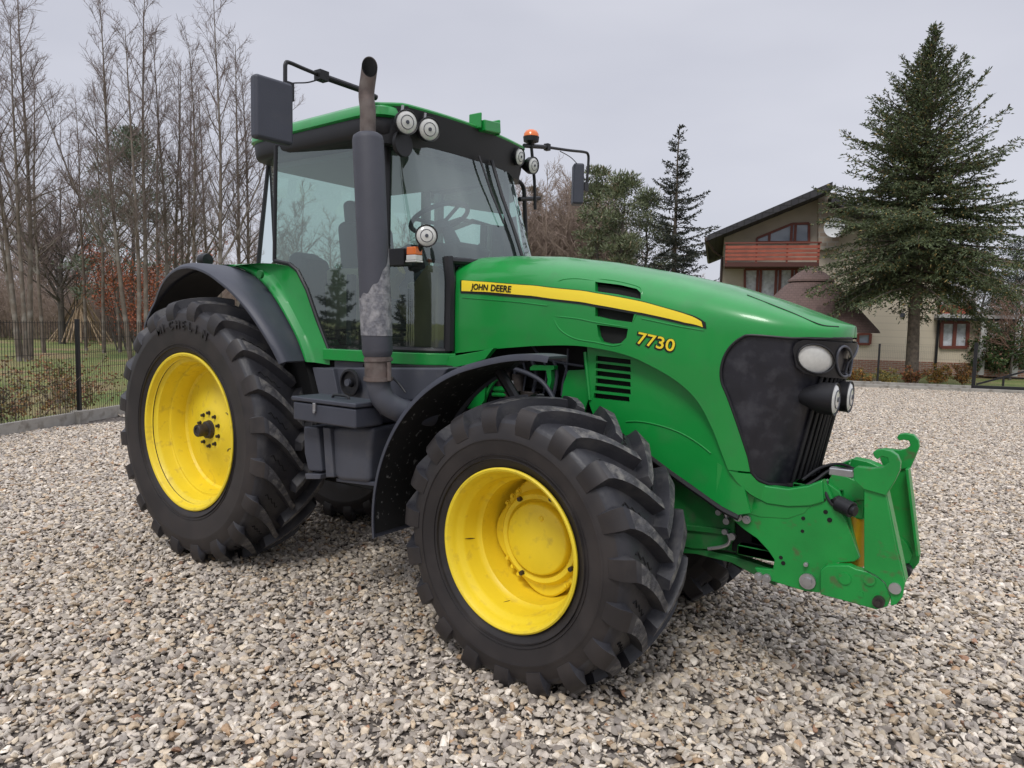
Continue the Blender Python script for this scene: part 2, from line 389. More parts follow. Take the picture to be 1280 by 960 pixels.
for c in list(lw_.children):
    if c.name.startswith('tyre'):
        for t in list(c.children): bpy.data.objects.remove(t)

def front_wheel():
    e = empty('front_wheel', (FX, FYC, FZ), parent=T)
    make_tyre('tyre', .744, .288, .395, 19, e, lw=1.1, A=.25)
    mb = MB()
    rp = [(.21, .378), (.228, .392), (.238, .405), (.248, .406), (.253, .398), (.249, .388), (.235, .378), (.215, .372), (.195, .366), (.178, .350), (.16, .346), (.09, .342), (.075, .336), (.05, .322), (-.02, .318), (-.1, .314), (-.125, .305), (-.128, .0)]
    mb.lathe([(-(a * 1.074 if a > .05 else a + .015), r) for a, r in rp], 'y', n=110)
    mb.lathe([(-.226, .378), (-.245, .392), (-.256, .405), (-.266, .406), (-.272, .398), (-.18, .36), (.12, .32)], 'y', n=80)
    mb.build('rim', YELLOW, e, smooth=30)
    mb = MB(); n = 96; pl = []
    for k in range(n):                      # lobed centre plate
        a = 2 * PI * k / n; pl.append((.289 + .024 * max(-.6, math.cos(4 * a + .5)), a))
    vs = [(r * math.sin(a), yy, r * math.cos(a)) for yy in (.12, .045, ) for r, a in pl] + [(r * .97 * math.sin(a), .038, r * .97 * math.cos(a)) for r, a in pl]
    mb.add(vs, [(i + j * n, (i + 1) % n + j * n, (i + 1) % n + (j + 1) * n, i + (j + 1) * n) for j in range(2) for i in range(n)] + [tuple(range(2 * n, 3 * n))])
    mb.lathe([(.038, .250), (.026, .243), (.008, .236), (.0, .228), (.004, .205), (.02, .196), (.03, .19)], 'y', n=72)
    for g in range(4):
        for q in (-1, 0, 1):
            a = g * PI / 2 + R(-40) + q * R(11) - .12
            x, z = .268 * math.sin(a), .268 * math.cos(a); mb2 = MB(); mb2.cyl((x, .04, z), (x, .022, z), .010, 6); mb2.cyl((x, .04, z), (x, .033, z), .015, 12); mb2.build('nut', YELLOW, e)
    mb.build('wheel_disc', YELLOW, e, smooth=30)
    mb = MB()
    mb.lathe([(.03, .2), (.02, .191), (-.008, .187), (-.016, .182), (-.02, .175), (-.0215, .0)], 'y', n=80)
    mb.lathe([(-.0205, .014), (-.026, .013), (-.028, .009), (-.025, .006), (-.025, .0)], 'y', c=(.03, 0, .115), n=18)
    mb.build('hub_cap', YELLOW, e, smooth=30)
    for a_, w0, w1 in ((262, .07, .165), (268, .0, .05), (196, .05, .12)):       # cracked paint on the barrel
        m2 = MB(); m2.tube([(.3435 * math.sin(R(a_ + 3 * q)), -(w0 + (w1 - w0) * q + .015), .3435 * math.cos(R(a_ + 3 * q))) for q in np.linspace(0, 1, 6)], [.0005, .002, .003, .003, .002, .0005], 6); m2.build('scrape', DARKSTEEL, e)
    for a, r in ((20, .236), (-32, .222), (118, .236), (205, .222)):
        a = R(a); x, z = r * math.sin(a), r * math.cos(a); mb = MB(); mb.cyl((x, .05, z), (x, -.018, z), .013, 6); mb.build('bolt', DARKSTEEL, e, smooth=30)
    return e
fw = front_wheel(); fw.rotation_euler = (0, 0, -.037)
lf = copy_tree(fw, T); lf.location = (FX, -FYC, FZ); lf.scale = (1, -1, 1); lf.rotation_euler = (0, R(9), -.037)

# ------------------------------------------------------------------ hood surface
_plan = spline([(1.8, -.45, 0), (2.6, -.452, 0), (3.3, -.452, 0), (3.6, -.448, 0), (3.78, -.432, 0), (3.92, -.395, 0), (4.03, -.33, 0), (4.10, -.25, 0), (4.142, -.16, 0), (4.162, -.07, 0), (4.166, 0, 0)], 12)
_s = [0.0]
for a, b in zip(_plan, _plan[1:]): _s.append(_s[-1] + (b - a).length)
SMAX = _s[-1]
def plan_at(s):
    if s <= 0: return 1.8 + s, -.45
    if s >= SMAX: return 4.166, min(0, (s - SMAX))* -1
    lo, hi = 0, len(_s) - 1
    while hi - lo > 1:
        m = (lo + hi) // 2
        if _s[m] <= s: lo = m
        else: hi = m
    t = (s - _s[lo]) / (_s[hi] - _s[lo]); p = _plan[lo].lerp(_plan[hi], t); return p[0], p[1]
def s_of_x(x):
    lo, hi = 0.0, SMAX
    for _ in range(40):
        m = (lo + hi) / 2
        if plan_at(m)[0] < x: lo = m
        else: hi = m
    return lo
ZT = [(1.9, 2.165), (2.3, 2.168), (2.62, 2.152), (2.93, 2.112), (3.27, 2.05), (3.57, 1.982), (3.81, 1.908), (3.99, 1.842), (4.1, 1.802), (4.166, 1.782)]
HT = [(1.9, .30), (3.0, .30), (3.5, .26), (3.8, .18), (4.0, .11), (4.166, .062)]
LT = .55
def sm01(t): t = max(0, min(1, t)); return t * t * (3 - 2 * t)
def hood(s, v, off=0.0):
    X, Y = plan_at(s); h = lerp_table(HT, X); zt = lerp_table(ZT, X); zm = zt - h
    g = sm01((X - 3.5) / .6)
    if v <= 0:
        z = zm + v; y = Y
        y *= 1 - .10 * max(0, -v - .15) * (1 - g)
    else:
        t = min(v / LT, 1) * PI / 2; y = Y * max(0, math.cos(t)) ** (2 / 3.0); z = zm + h * math.sin(t) ** (2 / 3.0)
    x = X - .13 * max(0, min(1.6, (1.72 - z) / .65)) * g
    return (x, y, z)
def hoodn(s, v):
    e = 1e-3; P = Vector(hood(s, v)); n = (Vector(hood(s + e, v)) - P).cross(Vector(hood(s, v + e)) - P)
    n = n.normalized(); return n if n.y < 0 or n.x > .5 else -n
def hoff(s, v, o):
    return tuple(Vector(hood(s, v)) + hoodn(s, v) * o)
def huv(pts, g=None):
    out = []
    for a, b in pts:
        P = bp(a, b, 'y', -.44); s = s_of_x(min(P[0], 4.1)); X, _ = plan_at(s); zm = lerp_table(ZT, X) - lerp_table(HT, X)
        v = P[2] - zm; v = v if v < 0 else min(.4, v)
        out.append(ray_surf(hood, a, b, (s, v)))
    return out
grille_l = [(939, 590), (935, 570), (920, 525), (909, 495), (902, 478), (901, 462), (905, 446), (914, 432), (927, 422), (940, 419), (990, 423)]
grille_l = grille_l[:1] + [(p[0], p[1]) for p in spline([(a, b, 0) for a, b in grille_l[1:]], 4)]; g_uv = huv(grille_l)
arch = [(565, 442), (620, 436), (680, 432), (730, 433), (780, 443), (815, 458), (848, 478), (872, 502), (890, 535), (902, 566), (910, 587)]
arch = [(p[0], p[1]) for p in spline([(a, b, 0) for a, b in arch], 5)]; a_uv = huv(arch)
vtop = g_uv[-1][1]
def v_for_z(s, z):
    X, _ = plan_at(s); h = lerp_table(HT, X); zm = lerp_table(ZT, X) - h
    if z <= zm: return z - zm
    return LT * 2 / PI * math.asin(min(1, ((z - zm) / h) ** 1.5))
nose_edge = [(s, v_for_z(s, 1.727)) for s in np.linspace(g_uv[-1][0] + .05, SMAX, 8)]
rear_top = huv([(575, 335)])[0]
outer = a_uv + g_uv + nose_edge + [(SMAX, LT), (a_uv[0][0] - .01, LT), (a_uv[0][0] - .01, rear_top[1])]
# air openings behind the stripe
o1 = huv([(744, 352), (775, 356), (796, 361), (801, 366), (801, 374), (772, 368), (744, 364)])
o2 = huv([(744, 384), (770, 388), (793, 392), (790, 403), (765, 399), (744, 395)])
o3 = huv([(746, 406), (765, 408), (785, 411), (783, 422), (776, 429), (764, 430), (752, 427), (748, 420)])
mb = MB()
def inw(p): return Vector((0, .022, 0)) if p.y < -.02 and p.z < 2.0 else Vector((0, .01, -.008))
def inw2(p):
    return (-Vector((0, min(-.3, p.y) , 0))).normalized() * .03 + (Vector((-.02, 0, 0)) if p.x > 3.9 else Vector((0, 0, 0)))
clip_panel(mb, hood, outer, [o1, o2, o3], .0145, inw2)
mb.mirror()
hood_o = mb.build('hood', GREEN, T, smooth=38, weld=.0012)
# dark ducts behind the openings
for o_, dd in ((o1, .05), (o2, .05), (o3, .05)):
    mb = MB(); c = [Vector(hood(*q)) for q in o_]; x0 = min(p.x for p in c) - .03; x1 = max(p.x for p in c) + .03; z0 = min(p.z for p in c) - .02; z1 = max(p.z for p in c) + .02
    us = [q[0] for q in o_]; vs = [q[1] for q in o_]
    mb.grid(lambda s, v: hoff(s, v, -.03), list(np.linspace(min(us) - .01, max(us) + .01, 6)), list(np.linspace(min(vs) - .008, max(vs) + .008, 5)))
    mb.pair('air_inlet', BLACKIN, hood_o, smooth=0)
# shallow scoops running into the openings: raised rims pressed in the panel
mb = MB()
for pts in ([(697, 352), (705, 349), (722, 348), (745, 351)], [(690, 395), (720, 398), (745, 403), (790, 410)], [(692, 398), (700, 412), (718, 423), (745, 428), (766, 432), (780, 429)], [(802, 372), (802, 362), (795, 357), (770, 351), (745, 348)],
            [(790, 405), (795, 393), (800, 388)]):
    uv = huv(pts); c = spline([hoff(s, v, -.001) for s, v in uv], 5); n = len(c)
    mb.tube(c, [.0045 * min(1, (i + .4) / 3, (n - i - .6) / 3) for i in range(n)], 8)
mb.pair('pressed_rim', GREEN, hood_o)
# stripe: black backing and yellow decal, both following the panel
st_top = [(578, 351), (620, 354), (680, 359), (740, 366), (790, 375), (830, 385), (860, 394), (877, 402)]
st_bot = [(578, 364), (620, 366), (680, 372), (740, 380), (790, 389), (830, 397), (860, 404), (879, 409)]
def band(t, b, off, name, m, grow=0, th=.004):
    T1, B1 = huv(t), huv(b); n = 50; mb = MB()
    tt = spline([(u, v, 0) for u, v in T1], 8); bb = spline([(u, v, 0) for u, v in B1], 8)
    def fn(i, j):
        a, c = tt[int(i)], bb[int(i)]; q = a.lerp(c, j * (1 + 2 * grow) - grow); return hoff(q[0], q[1], off)
    mb.grid(fn, range(len(tt)), [k / 5 for k in range(6)], thick=(0, .003, 0)); 
    return mb.pair(name, m, hood_o, smooth=40)
band([(576, 350.3), (620, 353.2), (680, 358), (740, 365), (790, 374), (830, 384), (862, 393), (882, 403)], [(576, 366.5), (620, 369.5), (680, 375), (740, 383), (790, 392), (830, 400), (862, 407), (883, 411)], .0035, 'stripe_border', BLACKDEC)
band(st_top, st_bot, .0075, 'stripe', YELLOW_DECAL)
# a soft pressed groove below the stripe
mb = MB()
for pts in ([(578, 372), (640, 377), (684, 382)], [(802, 398), (850, 408), (880, 413)]):
    mb = MB(); uv = huv(pts); mb.tube(spline([hoff(s, v, .0) for s, v in uv], 6), .0038, 8); mb.pair('groove', GREEN, hood_o)
def hood_text(s, p0, p1, size, m, off, name, bold=0, sx=1, spacing=1.0, parent=None):
    a, b = huv([p0, p1]); A = Vector(hoff(*a, off)); B = Vector(hoff(*b, off)); n = hoodn(*a)
    return text(s, name, size, frame(A, B - A, n), m, parent or hood_o, .0006, bold, spacing, sx)
hood_text('JOHN', (590.5, 361.8), (611, 363.3), .047, BLACKDEC, .0105, 'lettering', .0012, 1.0)
hood_text('DEERE', (614, 363.6), (644, 366), .051, BLACKDEC, .0105, 'lettering', .0012, 1.0)
hood_text('7730', (794.6, 429.6), (842, 440.5), .083, BLACKDEC, .0022, 'model_number', .006, 1.22, 1.02)
hood_text('7730', (795.4, 428.8), (842.8, 439.7), .083, YELLOW_DECAL, .0045, 'model_number', .001, 1.22, 1.02)
# top cover panel line on the nose
mb = MB()
def top_line(pts):
    uv = [ray_surf(hood, a, b, (s_of_x(min(4.1, bp(a, b, 'y', -.25)[0])), .3)) for a, b in pts]
    return [hoff(s, v, .0005) for s, v in uv]
mb.tube(spline(top_line([(934, 369), (962, 380), (990, 391), (1015, 402), (1030, 407), (1048, 408.5)]), 6), .0035, 6)
mb.pair('panel_gap', BLACKDEC, hood_o)

# ------------------------------------------------------------------ grille, nose
gb = huv([(939, 590), (946, 599), (960, 605.5), (985, 607.5), (1003, 605)])
zb = hood(*gb[-1])[2]
gpoly = g_uv[1:] + nose_edge + [(s, v_for_z(s, zb)) for s in np.linspace(SMAX, gb[-1][0] + .04, 8)] + gb[::-1]
mb = MB(); clip_panel(mb, lambda s, v: hoff(s, v, -.014) if s < SMAX - .02 else (hood(s, v)[0] - .014,) + tuple(hood(s, v)[1:]), gpoly, [], .02, (0, .02, 0)); mb.mirror()
grille_o = mb.build('grille', GRILLE, T, smooth=40, weld=.0012)
mb = MB()
edge = g_uv + [(s, v - .006) for s, v in nose_edge]
mb.tube([hoff(s, v, -.004) for s, v in edge[:-1]], .007, 8); mb.tube([hoff(s, v, -.004) for s, v in (gb + [(s, v_for_z(s, zb)) for s in np.linspace(gb[-1][0] + .04, SMAX - .005, 8)])], .009, 8)
mb.pair('seal', BLACKPL, grille_o)
for k in range(6):
    mb = MB(); s = g_uv[-1][0] + .0 + (SMAX - g_uv[-1][0]) * (.47 + .088 * k)
    mb.tube([hoff(s, v_for_z(s, z), -.004) for z in np.linspace(zb + .01, 1.56, 10)], .0085, 8)
    mb.pair('slat', BLACKPL, grille_o)
# headlight housing and lenses
hh = huv([(990, 436), (994, 428), (1003, 424.5), (1030, 426), (1055, 428)])
hb_ = huv([(1055, 473), (1030, 471), (1004, 466), (994, 458)])
mb = MB()
tz = hood(*hh[-1])[2]; bz = hood(*hb_[0])[2]
hp = hh + [(s, v_for_z(s, tz)) for s in np.linspace(hh[-1][0] + .03, SMAX, 5)] + [(s, v_for_z(s, bz)) for s in np.linspace(SMAX, hb_[0][0] + .03, 5)] + hb_
lens1 = huv([(1018 + 22.5 * math.cos(a), 448 + 18 * math.sin(a) + 2.5 * math.cos(a)) for a in np.linspace(0, 2 * PI, 24, endpoint=False)])
lens2 = huv([(1052 + 9.5 * math.cos(a), 451 + 19 * math.sin(a)) for a in np.linspace(0, 2 * PI, 20, endpoint=False)])
clip_panel(mb, lambda s, v: hoff(min(s, SMAX - .001), v, .010), hp, [lens1, lens2], .009, (0, .024, 0)); mb.mirror()
hl = mb.build('headlight_panel', BLACKPL, T, smooth=40, weld=.001)
def dome(mb, uv, off0, bulge, mi=0):
    c = (sum(p[0] for p in uv) / len(uv), sum(p[1] for p in uv) / len(uv)); n = len(uv); vs = []
    for q in (1, .85, .6, .3, .02):
        for u, v in uv: vs.append(hoff(c[0] + (u - c[0]) * q, c[1] + (v - c[1]) * q, off0 + bulge * (1 - q * q)))
    mb.add(vs, [(j * n + i, j * n + (i + 1) % n, (j + 1) * n + (i + 1) % n, (j + 1) * n + i) for j in range(4) for i in range(n)] + [tuple(4 * n + i for i in range(n))], mi)
for sgn in (1, -1):
    mb = MB(); dome(mb, lens1, .002, .012)
    if sgn < 0: mb.v = [(x, -y, z) for x, y, z in mb.v]
    h1 = mb.build('headlight', LENS, hl, smooth=50)
    mb = MB(); mb.tube([hoff(u, v, .012) for u, v in lens1 + [lens1[0]]], .0045, 8)
    if sgn < 0: mb.v = [(x, -y, z) for x, y, z in mb.v]
    mb.build('lens_rim', BLACKPL, h1)
    mb = MB(); dome(mb, lens2, -.035, .01); 
    if sgn < 0: mb.v = [(x, -y, z) for x, y, z in mb.v]
    h2 = mb.build('headlight', mat('lamp_reflector', (.02, .02, .025), .15, metal=.3) if sgn > 0 else bpy.data.materials['lamp_reflector'], hl, smooth=50)
    mb = MB(); mb.tube([hoff(u, v, .014) for u, v in lens2 + [lens2[0]]], .006, 8)
    if sgn < 0: mb.v = [(x, -y, z) for x, y, z in mb.v]
    mb.build('lens_rim', GREYPNT, h2)
# round work lamps below the headlights
def work_lamp(c, d, r, depth, parent, name='work_lamp', lens=LENS, body=BLACKPL, taper=.6):
    d = Vector(d).normalized(); c = Vector(c)
    mb = MB(); q = [(-depth, r * taper * .7), (-depth * .8, r * taper), (-depth * .35, r * .97), (0, r), (.008, r * 1.03), (.012, r), (.006, r * .9)]
    a = d.orthogonal().normalized(); b = d.cross(a); n = 32; vs = []
    for (h, rr) in q: vs += [c + d * h + (a * math.cos(2 * PI * k / n) + b * math.sin(2 * PI * k / n)) * rr for k in range(n)]
    mb.add(vs, [(i * n + k, i * n + (k + 1) % n, (i + 1) * n + (k + 1) % n, (i + 1) * n + k) for i in range(len(q) - 1) for k in range(n)] + [tuple(range(n))])
    o = mb.build(name, body, parent, smooth=40)
    mb = MB(); vs = []
    q = [(.004, r * .92), (.011, r * .8), (.017, r * .5), (.019, .001)]
    for (h, rr) in q: vs += [c + d * h + (a * math.cos(2 * PI * k / n) + b * math.sin(2 * PI * k / n)) * rr for k in range(n)]
    mb.add(vs, [(i * n + k, i * n + (k + 1) % n, (i + 1) * n + (k + 1) % n, (i + 1) * n + k) for i in range(3) for k in range(n)])
    le = mb.build('lens', lens, o, smooth=40)
    mb = MB(); mb.tube([c + d * .0165 + (a * math.cos(q) + b * math.sin(q)) * r * .55 for q in np.linspace(0, 2 * PI, 25)], r * .035, 6, caps=False); mb.tube([c + d * .02, c + d * .0215], r * .16, 12); mb.build('reflector_ring', GREYPNT, le)
    return o
p = bp(1042, 499, 'y', -.27); work_lamp(p, (1, -.06, -.02), .074, .15, T)
p2 = Vector((p[0] + .01, .27, p[2])); p2b = bp(1060, 496, 'y', -.06)
work_lamp(p2b, (1, -.03, -.02), .074, .12, T)
# ---- lower cowl under the grille
def low(s, v, off=0): return hoff(s, v, off)
c1 = huv([(911, 588), (925, 591), (938, 592), (947, 602), (962, 608), (985, 610), (1009, 607.5), (1009, 631), (985, 632), (957, 628), (937, 617), (921, 602)])
zc1, zc2 = hood(*c1[6])[2], hood(*c1[7])[2]
c1 = c1[:7] + [(s, v_for_z(s, zc1)) for s in np.linspace(c1[6][0] + .03, SMAX, 6)] + [(s, v_for_z(s, zc2)) for s in np.linspace(SMAX, c1[7][0] + .03, 6)] + c1[7:]
mb = MB(); clip_panel(mb, lambda s, v: hoff(min(s, SMAX - .001), v, .006), c1, [], .012, (-.02, .06, 0)); 
c2 = huv([(895, 580), (911, 590), (921, 604), (937, 619), (957, 630), (985, 634), (1009, 633), (1000, 642), (984, 648), (955, 646), (930, 641), (908, 631), (893, 620)])
clip_panel(mb, lambda s, v: hoff(s, v, -.022), c2, [], .012, (-.02, .08, 0))
cowl = mb.pair('nose_cowl', GREEN, T, smooth=40)
# ---- inner wheel-arch panel with louvres
def arc_y(x): return -.375 - .03 * sm01((x - 3.45) / .3)
def archp(u, v): return (u, arc_y(u), v)
A1 = [(733, 425), (790, 432), (840, 455), (885, 495), (905, 535), (917, 575), (930, 600), (940, 640), (925, 642), (905, 632), (880, 616), (845, 593), (815, 572), (780, 548), (745, 530), (736, 505)]
def xz(pts, y=-.38): return plane_xz(pts, y)
louv = []
for i in range(6):
    x0 = 744.5 - (max(0, i - 3)) * 1.3; y0 = 444.5 + 9.35 * i; x1 = 787.5 - max(0, i - 4) * 1.5
    louv.append(xz([(x0, y0), (x1, y0 + 5.0), (x1 + .5, y0 + 11.2), (x0 - .5, y0 + 6.4)]))
mb = MB(); clip_panel(mb, archp, xz(A1), louv, .011, (0, .02, 0)); ap = mb.pair('side_panel', GREEN, T, smooth=40)
mb = MB(); mb.box((3.14, -.33, 1.5), (.36, .02, .34)); mb.pair('louvre_screen', BLACKIN, ap, smooth=0)
mb = MB()
for pts, rr in (([(782, 527), (800, 527), (825, 532), (850, 541), (872, 553), (890, 566)], .0035), ([(737, 500), (734, 470), (731, 440)], .010)):
    mb.tube(spline([Vector((a, arc_y(a) - .002, b)) for a, b in xz(pts)], 6), rr, 8)
mb.pair('panel_seam', GREEN, ap)
mb = MB(); mb.tube(spline([Vector((a, arc_y(a) + .004, b)) for a, b in xz([(800, 563), (845, 597), (880, 620), (905, 636), (925, 646)])], 6), .016, 8); mb.pair('rubber_seal', BLACKPL, ap)
# ------------------------------------------------------------------ engine, chassis
mb = MB()
mb.box((2.9, 0, 1.30), (1.75, .50, 1.05)); mb.box((2.35, 0, 1.05), (1.3, .5, .7)); mb.box((3.8, 0, 1.38), (.3, .5, .55))
mb.box((1.2, 0, .95), (2.2, .62, .75)); mb.box((0, 0, .93), (.6, .9, .6)); mb.box((1.4, 0, 1.35), (1.4, 1.3, .3)); mb.cyl((0, -.6, .93), (0, .6, .93), .17, 24)
mb.box((2.12, 0, 1.70), (.14, .70, .66)); mb.box((.5, 0, 1.45), (.9, 1.1, .5))
mb.build('engine_block', BLACKIN, T, smooth=0, bevel=.02)
mb = MB()                                       # axle beam, cast front frame
mb.cyl((FX, -.66, FZ), (FX, .66, FZ), .11, 24); mb.box((FX, 0, .68), (.42, .62, .28)); mb.box((FX + .02, 0, .9), (.9, .42, .3))
for s in (-1, 1):
    mb.cyl((FX, s * .50, FZ), (FX, s * .64, FZ), .19, 28); mb.tube([(FX - .2, s * .15, .7), (FX - .22, s * .5, .68)], .03, 10)
mb.build('front_axle', GREEN_D, T, bevel=.012)
mb = MB()                                       # frame rails towards the nose
rail = plane_xz([(840, 598), (868, 607), (905, 625), (919, 643), (917, 676), (905, 688), (866, 686), (840, 680)], -.27)
mb.prism(rail, -.27, -.22); r2 = plane_xz([(846, 655), (912, 662), (912, 669), (846, 662)], -.285); mb.prism(r2, -.285, -.265)
mb.prism(plane_xz([(840, 683), (870, 684), (905, 692), (935, 700), (970, 712), (970, 732), (945, 719), (915, 703), (870, 692), (840, 690)], -.25), -.26, -.2)
mb.mirror(); mb.box((3.55, 0, .76), (.9, .48, .2)); mb.box((3.95, 0, .86), (.3, .5, .3)); mb.box((3.84, 0, .70), (.5, .46, .12)); mb.build('front_frame', GREEN_D, T, smooth=30, bevel=.004)
mb = MB()
mb.tube([tuple(bp(a, b, 'y', -.29)) for a, b in [(906, 632), (908, 645), (910, 652)]], .012, 10)
mb.tube(spline([tuple(bp(a, b, 'y', -.29)) for a, b in [(907, 664), (912, 672), (910, 680), (900, 684), (885, 686)]], 5), .009, 8)
for a, b, r in ((909, 651, .016), (907, 664, .014), (899, 640, .014), (916, 670, .018)): q = bp(a, b, 'y', -.3); mb.cyl(q, q + np.array([0, -.02, 0]), r, 12)
mb.build('linkage', STEEL, T)
# engine-bay fittings seen above the front wheel
mb = MB(); Y = -.30
def pt(a, b, y=Y): return tuple(bp(a, b, 'y', y))
mb.tube(spline([pt(643, 461, -.36), (pt(662, 468, -.36)), pt(678, 478, -.36), pt(689, 493, -.36), pt(694, 505, -.36)], 6), .014, 12)
mb.tube(spline([pt(664, 430), pt(675, 444), pt(695, 452), pt(730, 458)], 6), .008, 8)
mb.tube(spline([pt(710, 436), pt(708, 460), pt(704, 478), pt(702, 495)], 6), .007, 8)
for i in range(9):
    x = 600 + i * 13; mb.tube(spline([pt(x, 445 + i % 3 * 3), pt(x + 5, 470), pt(x - 3, 510)], 4), .007 + .004 * (i % 2), 8)
mb.build('hose', GREYPL, T)
mb = MB()
for a, b, ww, h_, dy in ((648, 478, .08, .10, 0), (640, 492, .11, .04, .02), (663, 492, .12, .03, .03), (634, 470, .05, .06, 0), (656, 465, .07, .03, 0), (625, 485, .05, .09, 0)):
    q = bp(a, b, 'y', Y + dy); mb.cyl(q + np.array([0, 0, -h_ / 2]), q + np.array([0, 0, h_ / 2]), ww / 2, 16)
mb.build('filter', DARKSTEEL, T, bevel=.004)
mb = MB()
q = bp(640, 480, 'y', -.335); mb.cyl(q + np.array([0, 0, -.02]), q + np.array([0, 0, .02]), .016, 12)
mb.build('fitting', STEEL, T)
mb = MB()
mb = MB(); mb.prism(xz([(668, 456), (694, 457), (694, 462), (690, 463), (691, 475), (688, 488), (684, 488), (686, 474), (684, 463), (664, 463), (664, 459)], -.33), -.345, -.30); mb.build('engine_bracket', GREEN, T, bevel=.003)
mb = MB(); mb.prism(xz([(710, 463), (733, 462), (735, 500), (729, 520), (700, 510), (704, 480)], -.31), -.31, -.29); mb.build('engine_bracket', GREEN, T, bevel=.003)
mb = MB(); mb.prism(xz([(586, 510), (606, 482), (609, 484), (608, 500), (600, 512)], -.36), -.38, -.36); mb.build('engine_bracket', GREEN, T, bevel=.003)
mb = MB(); mb.tube(spline([pt(605, 503, -.35), pt(612, 485, -.35), pt(621, 474, -.35), pt(628, 473, -.35)], 5), .012, 8); mb.build('engine_bracket', GREEN, T, bevel=.003)
mb = MB(); mb.tube([pt(618, 486, -.32), pt(636, 487, -.32)], .018, 10); mb.build('engine_bracket', GREEN, T, bevel=.003)
mb = MB(); mb.tube([pt(616, 493, -.32), pt(640, 494, -.32)], .014, 10); mb.build('engine_bracket', GREEN, T, bevel=.003)

# green side plate between cab and hood
mb = MB(); mb.prism(xz([(557, 461), (561, 446), (600, 439), (617, 435), (606, 449), (585, 456)], -.5), -.5, -.46); mb.pair('cab_skirt', GREEN, T, bevel=.003)

mb = MB(); mb.prism(plane_xz([(944, 604), (962, 608), (985, 611), (1010, 607), (1028, 600), (1030, 628), (1012, 633), (985, 634), (958, 630), (940, 620)], -.352), -.352, -.30); mb.pair('cowl_end', GREEN, T, bevel=.008)
mb = MB(); mb.prism(plane_xz([(938, 618), (958, 629), (985, 633), (1014, 632), (1006, 642), (985, 649), (950, 647), (930, 641)], -.343), -.343, -.29); mb.pair('cowl_lower', GREEN, T, bevel=.006)
# ------------------------------------------------------------------ front linkage
def hx(pts, y): return plane_xz(pts, y)
plate = [(916, 642), (921, 638), (985, 648.5), (990, 644), (1010.7, 631), (1015, 606), (1030, 599), (1040, 622), (1056, 648), (1074, 697), (1068, 702), (1034, 705), (1028, 712), (1025, 741), (1006, 739), (960, 725), (948, 718), (943, 710), (966, 712), (968, 700), (960, 688), (946, 673), (930, 662), (916, 650)]
mb = MB(); mb.prism(hx(plate, -.34), -.34, -.315); pl = mb.pair('linkage_plate', GREEN_W, T, smooth=0, bevel=.003)
for a, b, r in ((923, 645.5, .022), (934, 649, .020), (1010, 726, .036), (949, 720, .02), (959, 722, .02), (1008, 705, .010)):
    q = bp(a, b, 'y', -.342); mb = MB(); mb.cyl(q, q + np.array([0, -.014, 0]), r, 18); mb.cyl(q, q + np.array([0, -.024, 0]), r * .6, 6); mb.pair('bolt', STEEL, pl)
for a, b, r in ((1004, 648, .009), (1003, 664, .008), (1032, 640, .010), (1037, 650, .011), (976, 697, .009), (1030, 625, .008), (979, 704, .01)):
    q = bp(a, b, 'y', -.3415); mb = MB(); mb.cyl(q + np.array([0, .002, 0]), q + np.array([0, -.0008, 0]), r, 14); mb.pair('hole', BLACKIN, pl, smooth=0)
mb = MB()                                   # inner stiffener and cross members
mb.prism(hx([(1030, 600), (1050, 614), (1062, 645), (1074, 699), (1056, 702), (1052, 660), (1040, 625)], -.30), -.31, -.24)
mb.box((4.02, 0, .84), (.06, .60, .30)); mb.box((4.10, 0, 1.03), (.22, .58, .035)); mb.box((3.9, 0, .68), (.3, .6, .05))
mb.prism(hx([(1034, 604), (1040, 592), (1060, 596), (1082, 606), (1080, 625), (1062, 628), (1040, 618)], -.28), -.285, -.20)
mb.mirror(); mb.build('linkage_frame', GREEN_W, T, smooth=30, bevel=.005)
arm = [(1026, 712), (1034, 706), (1062, 706), (1070, 710), (1086, 714), (1100, 722), (1107, 729), (1114, 745), (1110, 757), (1096, 761), (1060, 751), (1026, 742)]
mb = MB(); mb.box((3.88, 0, .84), (.35, .5, .38)); mb.build('frame_core', BLACKIN, T, bevel=.01)
